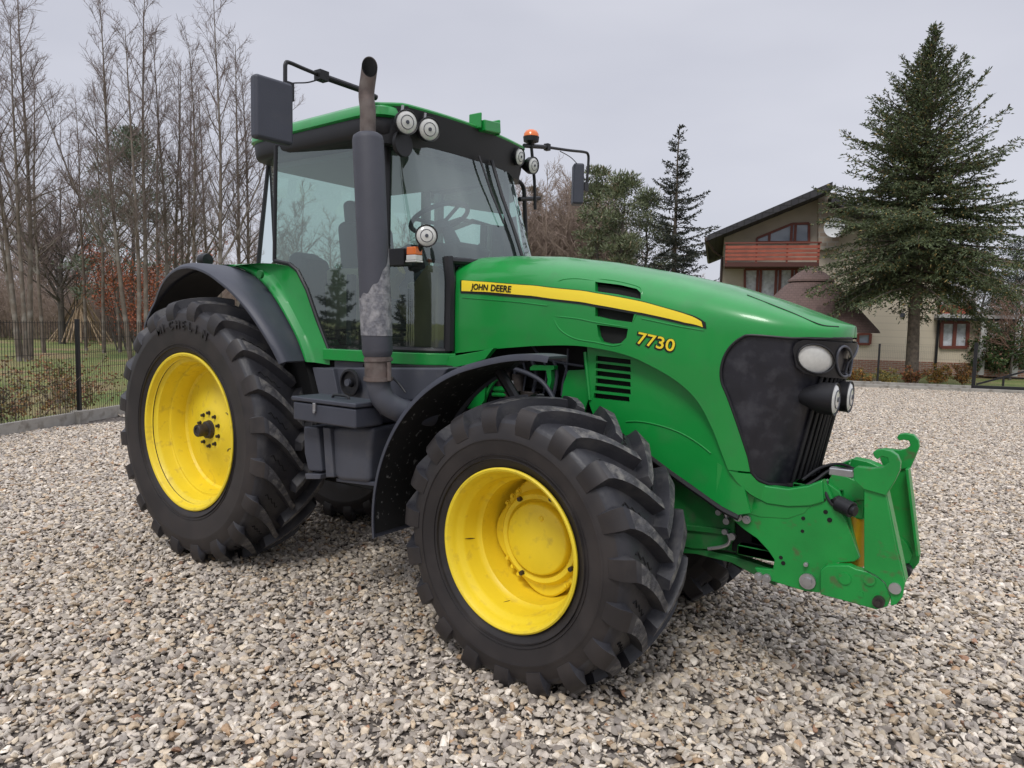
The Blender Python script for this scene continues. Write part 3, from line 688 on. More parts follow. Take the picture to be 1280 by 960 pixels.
for s in (-1, 1):
    mb = MB(); mb.prism(hx(arm, -.37), s * .385, s * .335)
    ao = mb.build('lower_arm', GREEN_W, T, smooth=30, bevel=.005)
    for a, b, r, h in ((1056, 723, .026, .006), (1087, 725, .024, .006), (1099, 751, .024, .03), (1076, 743, .012, .002)):
        mb = MB(); q = bp(a, b, 'y', -.386); x, z = q[0], q[2]; mb.cyl((x, s * .384, z), (x, s * (.386 + h), z), r, 18)
        if h > .02: mb.cyl((x, s * .386, z), (x, s * (.386 + h * 1.5), z), r * .5, 8)
        mb.build('pin', GREEN_W if h < .02 else DARKSTEEL, ao)
    up = [(1080, 609), (1107, 617), (1121, 688), (1131, 730), (1128, 747), (1120, 756), (1113, 757), (1113, 744), (1106, 728), (1094, 719), (1080, 712)]
    hook = [(1067, 586), (1072, 583), (1090, 585), (1104, 584), (1111, 578), (1110, 572), (1103, 570), (1097, 574), (1093, 570), (1091.5, 565), (1096, 562), (1104, 561), (1114, 563), (1122, 569), (1126, 578), (1125, 588), (1119, 601), (1108, 619), (1080, 611), (1068, 600)]
    if s > 0:
        yy = .37
        up2 = [(1118, 585), (1129, 584), (1138, 583), (1143, 620), (1148, 665), (1151, 690), (1149, 703), (1142, 711), (1132, 709), (1126, 702), (1122, 690), (1112, 660), (1108, 620)]
        hook2 = [(1098, 563), (1106, 560), (1116, 561), (1126, 562), (1134, 560), (1139, 556), (1137, 550), (1131, 549), (1125, 550), (1122, 546), (1125, 542), (1133, 541), (1143, 543), (1149, 550), (1150, 558), (1146, 568), (1139, 584), (1118, 587), (1104, 580)]
        U, H_ = hx(up2, yy), hx(hook2, yy)
    else:
        yy = -.39; U, H_ = hx(up, yy), hx(hook, yy)
    mb = MB(); mb.prism(U, yy, yy + .016 * -s); 
    # folded inner leg of the channel, facing forward
    zs = [q[1] for q in U]; zt_, zb_ = max(zs), min(zs)
    fx = sorted([q for q in U], key=lambda q: q[1])
    front_top = max((q for q in U if q[1] > zt_ - .06), key=lambda q: q[0]); front_bot = max((q for q in U if q[1] < zb_ + .12), key=lambda q: q[0])
    a0 = Vector((front_top[0], 0, front_top[1])); b0 = Vector((front_bot[0], 0, front_bot[1])); k = -s
    mb.add([(a0.x - .012, yy + k * .017, a0.z), (a0.x - .012, yy + k * .10, a0.z), (b0.x - .012, yy + k * .10, b0.z), (b0.x - .012, yy + k * .017, b0.z),
            (a0.x + .002, yy + k * .017, a0.z), (a0.x + .002, yy + k * .10, a0.z), (b0.x + .002, yy + k * .10, b0.z), (b0.x + .002, yy + k * .017, b0.z)],
           [(0, 1, 2, 3), (4, 5, 6, 7), (0, 1, 5, 4), (1, 2, 6, 5), (2, 3, 7, 6), (3, 0, 4, 7)])
    uo = mb.build('upright', GREEN_W, T, smooth=0, bevel=.003)
    mb = MB(); mb.prism(H_, yy - .012 * -s, yy + .03 * -s); mb.build('catch_hook', GREEN_W, uo, smooth=40, bevel=.004)
    mb = MB()
    c = min(U, key=lambda q: q[1]); 
    q = bp(1119, 735, 'y', -.39) if s < 0 else bp(1142, 690, 'y', .37)
    mb.cyl((q[0], yy + .002, q[2]), (q[0], yy - .012, q[2]), .024, 18); mb.build('bush', STEEL, uo)
mb = MB(); mb.box((4.22, -.24, 1.0), (.16, .08, .16)); mb.pair('cylinder_mount', GREEN_W, T, bevel=.01)
mb = MB(); mb.cyl((4.25, -.22, .70), (4.25, -.22, .93), .06, 24); mb.pair('lift_cylinder', mat('cylinder_yellow', (.55, .3, .01), .4, var=.1), T)
mb = MB(); q = bp(1058, 632, 'y', -.33)
mb.cyl(q + np.array([-.035, 0, .005]), q + np.array([.03, -.03, -.01]), .036, 16); mb.cyl(q + np.array([.025, -.028, -.01]), q + np.array([.045, -.035, -.012]), .024, 14); mb.cyl(q + np.array([-.03, .0, .0]), q + np.array([-.05, 0, .03]), .022, 12)
mb.build('hydraulic_coupling', BLACKPL, T, bevel=.003)
mb = MB(); q = bp(1132, 711, 'y', .35); mb.cyl(q + np.array([0, .05, 0]), q + np.array([0, -.06, 0]), .032, 16); mb.build('pin', BLACKPL, T, bevel=.003)
mb = MB()
mb.tube(spline([pt(1001, 611, -.3), pt(1020, 600, -.28), pt(1038, 588, -.26), pt(1060, 587, -.26), pt(1085, 590, -.26)], 6), .009, 8)
mb.tube(spline([pt(1034, 602, -.3), pt(1033, 618, -.34), pt(1042, 632, -.345), pt(1053, 628, -.34)], 6), .007, 8)
mb.tube(spline([pt(1003, 600, -.3), pt(1025, 585, -.2), pt(1050, 580, -.15), pt(1075, 590, -.2)], 6), .007, 8)
mb.build('hydraulic_hose', BLACKPL, T)
mb = MB(); q = bp(1052, 590, 'y', -.26); mb.box(q, (.10, .05, .035)); mb.build('bracket_plate', STEEL, T, bevel=.005); mb = MB(); q = bp(962, 697, 'y', -.28); mb.box(q, (.06, .02, .022)); mb.build('bracket_plate', STEEL, T, bevel=.005)

# ------------------------------------------------------------------ cab
def side_y(x): return -.755 + (x - .6) * (.125 / 1.06)      # the cab narrows towards the windscreen
def side_hit(px, py):
    d = ray(px, py); o = C; k = .125 / 1.06                  # y = -.755 + k (x - .6)
    t = (-.755 - k * .6 + k * o[0] - o[1]) / (d[1] - k * d[0]); return tuple(float(q) for q in o + d * t)
def wplan(t):                                # half outline of the windscreen, 0 = right pillar, 1 = centre
    B = [(1.665, -.628), (1.84, -.598), (1.98, -.535), (2.06, -.42), (2.12, -.25), (2.14, 0)]
    U = [(1.64, -.605), (1.71, -.585), (1.755, -.50), (1.78, -.38), (1.795, -.2), (1.80, 0)]
    k = t * 5; i = min(4, int(k)); f = k - i
    return [(B[i][j] * (1 - f) + B[i + 1][j] * f, U[i][j] * (1 - f) + U[i + 1][j] * f) for j in (0, 1)]
def wind(t, z):
    (bx, ux), (by, uy) = wplan(t); q = sm01((z - 2.0) / .95) * .6 + max(0, min(1, (z - 2.0) / .9)) * .4
    return (bx + (ux - bx) * q, by + (uy - by) * q, z)
cab = MB()
# pillars
def post(pts, r, n=8): cab.tube(pts, r, n)
for s in (1, -1):
    post([(1.655, s * .63, 1.50), (1.655, s * .628, 2.1), (1.64, s * .615, 2.86)], .028)
    post([tuple(np.array(side_hit(343, 326)) * (1, -s, 1)), tuple(np.array(side_hit(344, 250)) * (1, -s, 1)), tuple(np.array(side_hit(345, 182)) * (1, -s, 1))], .013)
    post([(.30, s * .58, 2.0), (.34, s * .56, 2.4), (.40, s * .54, 2.86)], .014)
# frame round the windscreen bottom and side glass bottom
for s in (1, -1):
    post([(wind(t, 1.585)[0], wind(t, 1.585)[1] * s, 1.585) for t in np.linspace(0, .52, 8)], .018)
    post([(wind(.52, z)[0], wind(.52, z)[1] * s, z) for z in np.linspace(1.585, 2.14, 5)], .035)
    sg = [side_hit(*q) for q in [(482, 441), (413, 441), (397, 400), (384, 362), (372, 338), (362, 330), (343, 326)]]
    post([(a, -s * y, b) for a, y, b in sg], .014)
post([(wind(t, 2.12)[0], wind(t, 2.12)[1], 2.12) for t in np.linspace(.5, 1, 8)], .022); post([(wind(t, 2.12)[0], -wind(t, 2.12)[1], 2.12) for t in np.linspace(.5, 1, 8)], .022)
cab.build('cab_frame', BLACKPL, T, smooth=40)
# glass
sgz = [side_hit(*q) for q in [(481, 160), (482, 441), (413, 441), (397, 400), (384, 362), (372, 338), (362, 330), (343, 326), (345, 184), (410, 168)]]
for s in (1, -1):
    mb = MB(); n = len(sgz); mb.add([(a, -s * y, b) for a, y, b in sgz], [tuple(range(n))]); mb.build('side_window', GLASS, T, smooth=0)
    mb = MB(); a_, b_ = sgz[7], sgz[8]; mb.add([(a_[0] - .01, -s * a_[1], a_[2]), (.31, s * .58, 2.02), (.40, s * .54, 2.86), (b_[0] - .01, -s * b_[1], 2.84)], [(0, 1, 2, 3)]); mb.build('rear_quarter_window', GLASS, T, smooth=0)
mb = MB(); ts = np.linspace(0, 1, 26); zsv = list(np.linspace(1.585, 2.12, 8)) + list(np.linspace(2.2, 2.81, 10))
for s in (1, -1):
    for part in (0, 1):
        tt = [t for t in ts if (t <= .53)] if part == 0 else ts; zz = zsv[:8] if part == 0 else zsv[7:]
        mb.grid(lambda t, z: (wind(t, z)[0], wind(t, z)[1] * s, z), tt, zz)
mb.build('windscreen', GLASS, T, smooth=60, weld=.002)
mb = MB(); mb.add([(.30, -.57, 2.02), (.30, .57, 2.02), (.39, .53, 2.86), (.39, -.53, 2.86)], [(0, 1, 2, 3)]); mb.build('rear_window', GLASS, T, smooth=0)
# lower body: green sill following the windscreen foot
def sill(z0, z1, grow, m, name, x0=1.2):
    mb = MB(); P = [(x0, side_y(x0) - .01 - grow), (1.4, side_y(1.4) - .01 - grow)] + [(wind(t, 1.585)[0] + grow * .5, wind(t, 1.585)[1] - .01 - grow) for t in np.linspace(0, .60, 8)] + [(1.9, -.3), (x0, -.3)]
    mb.prismz(P, z0, z1); return mb.pair(name, m, T, smooth=30, bevel=.006)
sill(1.498, 1.57, .025, GREEN, 'cab_sill', side_hit(413, 448)[0] - .03); sill(1.30, 1.497, -.01, GREYPNT, 'cab_base', 1.25)
# floor, seat, steering, trim
mb = MB(); mb.box((1.25, 0, 1.565), (1.3, 1.15, .03)); mb.box((.62, 0, 1.8), (.12, 1.25, .5)); mb.box((1.92, 0, 1.85), (.16, .76, .5)); mb.build('cab_floor', CABDARK, T, bevel=.02)
mb = MB(); mb.box((1.02, 0, 1.72), (.4, .4, .28)); mb.build('seat_base', CABDARK, T, bevel=.03)
mb = MB(); mb.box((1.08, 0, 1.92), (.5, .5, .13)); seat = mb.build('seat', SEATF, T, bevel=.05, bseg=4)
mb = MB(); mb.box((.84, 0, 2.2), (.13, .48, .52), Matrix.Rotation(R(-8), 3, 'Y')); mb.build('seat_back', SEATF, T, bevel=.055, bseg=4)
mb = MB(); mb.box((.76, 0, 2.53), (.09, .3, .18), Matrix.Rotation(R(-8), 3, 'Y')); mb.build('headrest', SEATF, T, bevel=.04, bseg=4)
mb = MB(); mb.box((1.18, -.38, 2.04), (.55, .16, .12)); mb.box((1.15, -.46, 1.84), (.42, .1, .3)); mb.box((1.30, -.50, 1.93), (.10, .05, .22)); mb.box((1.12, .36, 2.02), (.4, .09, .07)); mb.build('armrest', BEIGE, T, bevel=.03)
mb = MB()
for i in range(5): mb.box((1.50 + .02 * i, -.48, 1.64 + .06 * i), (.24, .14, .022))
mb.box((1.30, -.58, 1.82), (.05, .05, .45)); mb.build('side_console', GREYPL, T, bevel=.01)
mb = MB(); mb.prism([(.66, 1.6), (1.0, 1.6), (.96, 1.95), (.84, 2.16), (.72, 2.21), (.66, 2.20)], -.60, -.36); mb.pair('rear_console', SEATF, T, bevel=.06, bseg=4)
mb = MB(); mb.prism([(1.72, 1.6), (1.95, 1.6), (1.95, 2.05), (1.86, 2.1), (1.76, 2.0)], -.49, -.40); mb.tube(spline([(1.75, -.5, 1.75), (1.6, -.5, 1.95), (1.62, -.45, 2.05)], 6), .03, 10); mb.build('door_trim', mat('tan_trim', (.22, .17, .07), .6, var=.1), T, bevel=.02)
mb = MB(); mb.tube([(1.85, 0, 1.6), (1.72, 0, 2.15), (1.60, 0, 2.38)], [.09, .07, .04], 14); mb.box((1.76, 0, 2.2), (.12, .34, .14), Matrix.Rotation(R(25), 3, 'Y')); mb.build('steering_column', GREYPL, T, bevel=.01)
mb = MB(); c = Vector((1.545, -.02, 2.455)); ax = Vector((-.42, 0, .91)).normalized(); a = Vector((0, 1, 0)); b = ax.cross(a)
mb.tube([c + (a * math.cos(q) + b * math.sin(q)) * .20 for q in np.linspace(0, 2 * PI, 49)], .016, 10, caps=False)
for q in (.3, PI - .3, -PI / 2): mb.tube([c - ax * .05, c + (a * math.cos(q) + b * math.sin(q)) * .2], .013, 8)
mb.cyl(c - ax * .09, c - ax * .03, .05, 18); mb.build('steering_wheel', GREYPL, T)
mb = MB(); mb.tube([(.80, .66, 1.6), (.80, .66, 2.8)], .04, 10); mb.tube([(1.4, .62, 1.6), (1.42, .62, 2.5), (1.2, .62, 2.55), (.9, .64, 2.5)], .02, 10); mb.box((1.05, 0, 2.80), (1.15, 1.15, .04)); mb.build('cab_lining', mat('lining', (.33, .35, .34), .8), T, bevel=.01)
q = bp(503, 180, 'x', 1.80); mb = MB(); mb.cyl(q + np.array([-.012, 0, 0]), q + np.array([.014, 0, 0]), .075, 28); mb.tube([q, q + np.array([0, 0, .12])], .01, 6); mb.build('convex_mirror', BLACKPL, T, bevel=.01)
q = bp(612, 208, 'x', 1.70); mb = MB(); mb.box(q, (.03, .2, .1)); mb.build('inner_mirror', BLACKPL, T, bevel=.02)
# wiper
mb = MB(); mb.tube([(wind(.9, z)[0] + .03, .02 + .10 * (2.84 - z), z) for z in (2.84, 2.6, 2.4)], .007, 6)
mb.tube([(wind(1, z)[0] + .018, .17, z) for z in (2.84, 2.6, 2.4, 2.16)], .012, 6); mb.build('wiper', BLACKPL, T)
# ---- roof
def ring(hx_, hy_, z, bow=.08, cx=1.06, n=96, e=10.0):
    out = []
    for k in range(n):
        q = 2 * PI * k / n; c_, s_ = math.cos(q), math.sin(q)
        x = math.copysign(abs(c_) ** (2 / e), c_) * hx_; y = math.copysign(abs(s_) ** (2 / e), s_) * hy_
        if x > 0: x += bow * (1 - (y / hy_) ** 2) * (x / hx_)
        out.append((cx + x, y * (.96 + .045 * x / .66) * (1 if y < 0 else .96), z))
    return out
def loft(rings, cap0=True, cap1=True):
    mb = MB(); n = len(rings[0]); vs = [p for r in rings for p in r]
    fs = [(i * n + k, i * n + (k + 1) % n, (i + 1) * n + (k + 1) % n, (i + 1) * n + k) for i in range(len(rings) - 1) for k in range(n)]
    if cap0: fs.append(tuple(range(n))[::-1])
    if cap1: fs.append(tuple((len(rings) - 1) * n + k for k in range(n)))
    mb.add(vs, fs); return mb
loft([ring(.645, .74, 2.818), ring(.66, .765, 2.826), ring(.67, .777, 2.848), ring(.68, .785, 2.925), ring(.67, .775, 2.945)]).build('roof_liner', BLACKPL, T, smooth=45)
loft([ring(.675, .78, 2.93), ring(.70, .798, 2.94), ring(.695, .793, 2.985), ring(.67, .765, 3.01), ring(.58, .66, 3.035), ring(.40, .46, 3.05), ring(.1, .12, 3.055)], cap0=False).build('roof', GREEN, T, smooth=45)
mb = MB()
def visor(v, z):
    y = -.765 + 1.485 * v; ed = sm01(v / .10) * sm01((1 - v) / .10); t = (z - 2.80) / .20
    return (1.655 + .11 * (1 - (y / .8) ** 2) * .75 + .075 * ed + .045 * t * ed, y, z + (.012 * (1 - (y / .8) ** 2) if z > 2.9 else 0))
mb.grid(visor, list(np.linspace(0, 1, 41)), [2.79, 2.80, 2.84, 2.9, 2.96, 2.99, 2.998], thick=(-.09, 0, 0)); vis = mb.build('roof_visor', BLACKPL, T, smooth=45)
mb = MB(); mb.tube([(visor(v, 2.998)[0] - .012, visor(v, 2.998)[1], visor(v, 2.998)[2] + .004) for v in np.linspace(.01, .99, 40)], .014, 8); mb.build('roof_edge', GREEN, T)
for (a, b), ya in (((508, 153), -.62), ((536, 162), -.42)):
    q = bp(a, b, 'x', 1.87); l = work_lamp(q, (1, -.45, -.12), .069, .08, T)
    mbb = MB(); mbb.tube([q + np.array([-.04, 0, .03]), q + np.array([-.03, 0, .10])], .008, 6); mbb.build('lamp_bracket', STEEL, l)
q = bp(649, 196, 'x', 1.83); work_lamp(q, (1, .05, -.12), .06, .09, T)
q = bp(666, 207, 'x', 1.80); work_lamp(q, (1, -.05, -.12), .062, .09, T)
q = bp(606, 160, 'x', 1.84); mb = MB(); mb.box(q, (.14, .17, .07), Matrix.Rotation(R(6), 3, 'X')); mb.box(q + np.array([.0, -.10, .02]), (.10, .015, .10)); mb.box(q + np.array([.0, .10, .02]), (.10, .015, .10)); mb.build('receiver_bracket', GREEN, T, bevel=.008)
# beacon
q = bp(664, 172, 'x', 1.75); bx, by, bz = q
mb = MB(); mb.lathe([(bz + .005, .058), (bz + .028, .054), (bz + .048, .04), (bz + .056, .02), (bz + .058, .0)], 'z', c=(bx, by, 0), n=28); mb.lathe([(bz + .005, .058), (bz + .0, .055)], 'z', c=(bx, by, 0), n=28)
beac = mb.build('beacon', ORANGE, T, smooth=50)
mb = MB(); mb.lathe([(bz + .004, .06), (bz - .03, .056), (bz - .045, .02), (bz - .05, .016)], 'z', c=(bx, by, 0), n=28); mb.tube([(bx, by, bz - .04), tuple(bp(668, 225, 'x', 1.75)), tuple(bp(669, 262, 'x', 1.75))], .012, 8)
mb.build('beacon_base', BLACKPL, beac)
# mirrors
mb = MB(); mb.box((1.70, -1.462, 2.785), (.06, .212, .305), Matrix.Rotation(R(-4), 3, 'Z')); rm = mb.build('mirror', GREYPL, T, bevel=.018, bseg=3)
mb = MB(); mb.box((1.665, -1.462, 2.785), (.006, .18, .27), Matrix.Rotation(R(-4), 3, 'Z')); mb.build('mirror_glass', STEEL, rm)
mb = MB(); A_ = lambda a, b: tuple(bp(a, b, 'x', 1.70))
mb.tube([A_(470, 122), A_(450, 112), A_(402, 95)], .017, 10); mb.tube(spline([A_(402, 95), A_(380, 86), A_(361, 78), A_(357, 80), A_(356.5, 88), A_(356.5, 112)], 5), .0105, 8)
mb.box(A_(402, 95), (.05, .06, .05)); mb.tube(spline([A_(402, 98), A_(385, 103), A_(366, 104), A_(358, 108)], 5), .004, 6); mb.box(A_(360, 115), (.05, .04, .09))
mb.build('mirror_arm', BLACKPL, T, bevel=.003)
mb = MB(); q = bp(722, 231, 'x', 1.72); mb.box(q, (.09, .13, .33), Matrix.Rotation(R(38), 3, 'Z')); lm = mb.build('mirror', GREYPL, T, bevel=.018, bseg=3)
A_ = lambda a, b: tuple(bp(a, b, 'x', 1.74))
mb = MB(); mb.tube([A_(655, 182), A_(684, 184)], .016, 10); mb.tube(spline([A_(684, 184), A_(712, 188), A_(730, 190), A_(735, 193), A_(735.5, 203), A_(734, 222), A_(733, 236)], 5), .0115, 8); mb.box(A_(684, 184), (.04, .04, .05)); mb.box(A_(730, 234), (.05, .07, .07))
mb.tube(spline([A_(700, 189), A_(715, 198), A_(727, 213), A_(731, 226)], 5), .004, 6)
mb.build('mirror_arm', BLACKPL, T, bevel=.003)
# hand rail on the far side of the cab
A_ = lambda a, b: tuple(bp(a, b, 'x', 1.64))
mb = MB(); mb.tube(spline([A_(633, 250), A_(633, 232), A_(640, 225.5), A_(648, 226.5), A_(654, 234), A_(655.5, 250), A_(657, 290), A_(658, 345)], 6), .016, 10); mb.tube([A_(649, 249), A_(674, 248)], .018, 8); mb.tube([A_(638, 200), A_(634, 232), A_(638, 320)], .012, 8)
mb.build('hand_rail', BLACKPL, T)
# side marker and lamp in front of the right pillar
YB = -.72
mb = MB(); q = bp(499, 322, 'y', YB); mb.box(q, (.14, .07, .10)); q2 = bp(527, 305, 'y', YB); mb.tube([q + np.array([.05, 0, 0]), q2 + np.array([-.02, 0, -.03]), q2 + np.array([.02, 0, .03])], .018, 8); mb.tube([(1.66, -.64, 2.10), tuple(q)], .02, 8)
mb.build('lamp_bracket', BLACKPL, T, bevel=.01)
q = bp(533, 295, 'y', YB); l = work_lamp(q, (.95, -.85, .0), .062, .075, T)
mb = MB(); q = bp(518, 317, 'y', YB - .01); mb.box(q + np.array([0, 0, .014]), (.07, .06, .045)); si = mb.build('side_marker', ORANGE, T, bevel=.006)
mb = MB(); mb.box(q + np.array([0, 0, -.024]), (.07, .062, .03)); mb.box(q + np.array([-.0, .0, -.045]), (.08, .065, .01)); mb.build('marker_base', LENS, si, bevel=.004)

# ------------------------------------------------------------------ exhaust
mb = MB(); b0, t0 = Vector((1.962, -.985, 1.555)), Vector((1.874, -.985, 2.755)); d = t0 - b0
prof = [(0, .070), (.015, .080), (.03, .084), (.97, .084), (.99, .078), (1.0, .06)]
mb.tube([b0 + d * a for a, r in prof], [r * (1.0 if a > .5 else .985) for a, r in prof], 40); muf = mb.build('muffler', MUFFLER, T, smooth=45)
mb = MB()                                    # flaked sheet wrapped round the lower end
def flake(t, h):
    a = t; top = .27 + .24 * max(0, min(1, (2.3 - a) / 3.0)) ** 2.2 + .008 * math.sin(9 * a); z = .10 + (top - .10) * h
    c = b0 + d * z; return (c.x + .0855 * math.cos(a), c.y - .0855 * math.sin(a), c.z)
mb.grid(flake, list(np.linspace(-.9, 2.9, 60)), list(np.linspace(0, 1, 8)))
FLK = mat('flaked_paint', (.15, .15, .165), .6, metal=.1, var=.35, vscale=60, dirt=(.38, .37, .37), dscale=26, dlo=.42, dhi=.72, damt=.85, bump=.4, bscale=90)
mb.build('flaked_patch', FLK, muf, smooth=40)
mb = MB(); P = [t0 + Vector((0, 0, -.02)), t0 + Vector((0.0, 0, .12)), Vector(bp(458, 118, 'y', -.985)), Vector(bp(461, 92, 'y', -.985)), Vector(bp(465, 62, 'y', -.985)), Vector(bp(468, 45, 'y', -.985))]
sp = spline(P, 6); mb.tube(sp, .042, 28, caps=False, mi=0); mb.tube(sp, .038, 28, caps=False, mi=1)
pipe = mb.build('exhaust_pipe', [RUST, BLACKIN], T, smooth=60)
# cut the tip so that the opening faces forward and outwards
me = pipe.data; bm = bmesh.new(); bm.from_mesh(me)
nrm = Vector((.74, -.50, .45)).normalized()
bmesh.ops.bisect_plane(bm, geom=bm.verts[:] + bm.edges[:] + bm.faces[:], plane_co=Vector(bp(462, 83, 'y', -.985)), plane_no=nrm, clear_outer=True); bm.to_mesh(me); bm.free()
mb = MB(); mb.cyl(b0 + Vector((.004, 0, -.13)), b0 + Vector((0, 0, .005)), .072, 32); mb.cyl(b0 + Vector((.004, 0, -.02)), b0 + Vector((.003, 0, 0)), .078, 32); mb.cyl(b0 + Vector((.004, 0, -.125)), b0 + Vector((.004, 0, -.105)), .080, 32)
mb.tube([b0 + Vector((.085, 0, -.02)), b0 + Vector((.088, 0, -.12))], .012, 8); mb.build('exhaust_clamp', RUST, T)
mb = MB(); e0 = b0 + Vector((.004, 0, -.12)); mb.tube(spline([e0, e0 + Vector((.0, .01, -.06)), e0 + Vector((.03, .04, -.13)), e0 + Vector((.09, .14, -.19)), e0 + Vector((.12, .30, -.21))], 7), .066, 28)
mb.build('exhaust_elbow', GREYPNT, T, smooth=50)
mb = MB(); mb.tube(spline([pt(487, 470, -.9), pt(497, 478, -.88), pt(507, 491, -.87)], 5), .006, 6); mb.build('cable', BLACKPL, T)

# ------------------------------------------------------------------ rear fenders
def fend(s):
    TH = [(22, -.915), (28, -.93), (40, -.965), (52, -.985), (65, -1.0), (80, -.98), (95, -.93), (110, -.87), (127, -.785), (139, -.77), (150, -.75)]
    r = 1.2
    mb = MB()
    def g(th, k):                                # k 0 = outer lip, 1 = inner edge
        yo = lerp_table(TH, th); yi = lerp_table([(20, -.75), (45, -.75), (68, -.70), (90, -.68), (150, -.60)], th); a = R(th)
        y = yo + (yi - yo) * k; rr = r - .028 * max(0, 1 - k * 5) ** 2
        return (rr * math.cos(a), y * s * -1 if s > 0 else y, .931 + rr * math.sin(a))
    fn = (lambda th, k: (g(th, k)[0], abs(g(th, k)[1]), g(th, k)[2])) if s > 0 else g
    mb.grid(fn, list(np.linspace(27.5, 142, 50)), [0, .06, .12, .2, .4, .6, .8, 1], thick=lambda p: (Vector((0, p.y, .931)) - p).normalized() * .018)
    fo = mb.build('fender_extension', GREYPL, T, smooth=45, bevel=.004)
    # green inner fender: top over the tyre and side panel up to the window
    A_ = [(27.5, -.752), (36, -.752), (45, -.75), (54, -.735), (62, -.715), (70, -.70), (80, -.69), (90, -.68), (102, -.66)]
    B_ = [(413, 456), (412, 438), (402, 412), (392, 384), (383, 358), (372, 337), (352, 331), (330, 329), (312, 330)]
    Bx = [side_hit(*q) for q in B_]
    mb = MB(); n = len(A_)
    AA = spline([(1.2005 * math.cos(R(t)), y, .931 + 1.2005 * math.sin(R(t))) for t, y in A_], 5); BB = spline([(x, y - .006, z) for x, y, z in Bx], 5)
    def gp(i, k):
        a, b = AA[int(i)], BB[int(i)]; q = a.lerp(b, k); bulge = .035 * math.sin(PI * min(1, k * 1.4)) if k < .72 else 0
        if k < .35: q += Vector((0, -.03 * math.sin(PI * k / .35), 0))
        return (q.x, q.y * (-s), q.z)
    mb.grid(gp, range(len(AA)), [0, .06, .12, .2, .3, .36, .45, .6, .8, 1])
    mb.grid(lambda th, k: (1.2 * math.cos(R(th)), -s * (lerp_table([(20, -.75), (45, -.75), (68, -.70), (90, -.68), (150, -.60)], th) * (1 - k) - .42 * k), .931 + 1.2 * math.sin(R(th))), list(np.linspace(27.5, 140, 30)), [0, .5, 1])
    mb.build('rear_fender', GREEN, T, smooth=40, weld=.0008)
    mb = MB(); mb.grid(lambda th, k: (1.17 * math.cos(R(th)), -s * (-.74 * (1 - k) - .3 * k), .931 + 1.17 * math.sin(R(th))), list(np.linspace(10, 142, 30)), [0, 1]); mb.build('fender_liner', BLACKIN, T)
    if s < 0:
        mb = MB(); q = bp(327, 343, 'y', -.80); mb.tube([q, q + np.array([.0, -.02, 0])], .028, 16); mb.build('cap', GREEN_D, T)
        mb = MB(); q = bp(255, 325, 'y', -.62); mb.add([], []); 
        mb.lathe([(-.06, .0), (-.055, .03), (-.03, .045), (.03, .05), (.055, .045), (.06, .0)], 'x', c=tuple(q), n=20); mb.tube([q, q + np.array([0, 0, -.08])], .03, 8); mb.build('rear_lamp', BLACKPL, T)
fend(-1); fend(1)
# ------------------------------------------------------------------ front fenders
def ffend(s):
    mb = MB(); y1, y2 = -1.01, -.50
    def g(th, k):
        a = R(th); rr = .93 + .055 * sm01((105 - th) / 35) - .0 - (.02 if k in (0, 1) else 0)
        wv = .5 * sm01((185 - th) / 8) * .0 + 1
        y = y1 + ((y2 - .34 * sm01((118 - th) / 34)) - y1) * k
        if th < 92 and k == 0: y += 0
        return (2.86 + rr * math.cos(a), y if s < 0 else -y, .659 + rr * math.sin(a))
    mb.grid(g, list(np.linspace(77, 187, 50)), [0, .03, .08, .5, .92, .97, 1], thick=lambda p: (Vector((2.86, p.y, .659)) - p).normalized() * .012)
    fo = mb.build('front_fender', GREYPL, T, smooth=45, bevel=.003)
    mb = MB(); mb.grid(lambda th, k: tuple(Vector(g(th, .5 + k * .0)) * 0 + Vector((2.86 + (.913 + .055 * sm01((105 - th) / 35)) * math.cos(R(th)), (y1 + .025 + (y2 - .34 * sm01((118 - th) / 34) - y1 - .05) * k) * (1 if s < 0 else -1), .659 + (.913 + .055 * sm01((105 - th) / 35)) * math.sin(R(th))))), list(np.linspace(79, 185.5, 40)), [0, .5, 1]); mb.build('fender_liner', FENDER_IN, fo)
    mb = MB(); y = -.6 * (1 if s < 0 else -1); mb.tube([(2.86, y * .8, .95), (2.66, y, 1.3), (2.5, y, 1.50)], .03, 8); mb.tube([(2.5, y, .8), (2.1, y, .95)], .03, 8); mb.build('fender_bracket', BLACKPL, fo)
ffend(-1); ffend(1)
# ------------------------------------------------------------------ tank, tool box, side panels
def slab(pts, y0, y1, name, m, bev=.012, parent=None, sm=35):
    mb = MB(); mb.prism(plane_xz(pts, y0), y0, y1); return mb.build(name, m, parent or T, smooth=sm, bevel=bev, bseg=3)
slab([(392, 459), (560, 460), (548, 480), (520, 500), (470, 508), (455, 500), (400, 500)], -.69, -.5, 'side_cover', GREYPNT)
slab([(390, 459), (416, 461), (424, 500), (400, 500)], -.72, -.62, 'side_cover', GREYPNT, .006)
mb = MB(); q = bp(438, 478, 'y', -.722); mb.lathe([(q[1] + .0, .085), (q[1] - .012, .083), (q[1] - .014, .07), (q[1] + .004, .066), (q[1] + .006, .03), (q[1] - .012, .026), (q[1] - .016, .0)], 'y', c=(q[0], 0, q[2]), n=36)
fc = mb.build('filler_recess', BLACKPL, T); mb = MB(); mb.cyl((q[0], q[1] - .014, q[2]), (q[0], q[1] - .03, q[2]), .022, 16); mb.build('filler_cap', GREYPNT, fc)
slab([(414, 534), (466, 534), (462, 560), (461, 604), (425, 601), (416, 596)], -.97, -.35, 'fuel_tank', GREYPNT, .03)
slab([(455, 512), (462, 508), (466, 503), (474, 503), (479, 509), (474, 520), (466, 532), (452, 533)], -.93, -.6, 'tank_shoulder', GREYPNT, .02)
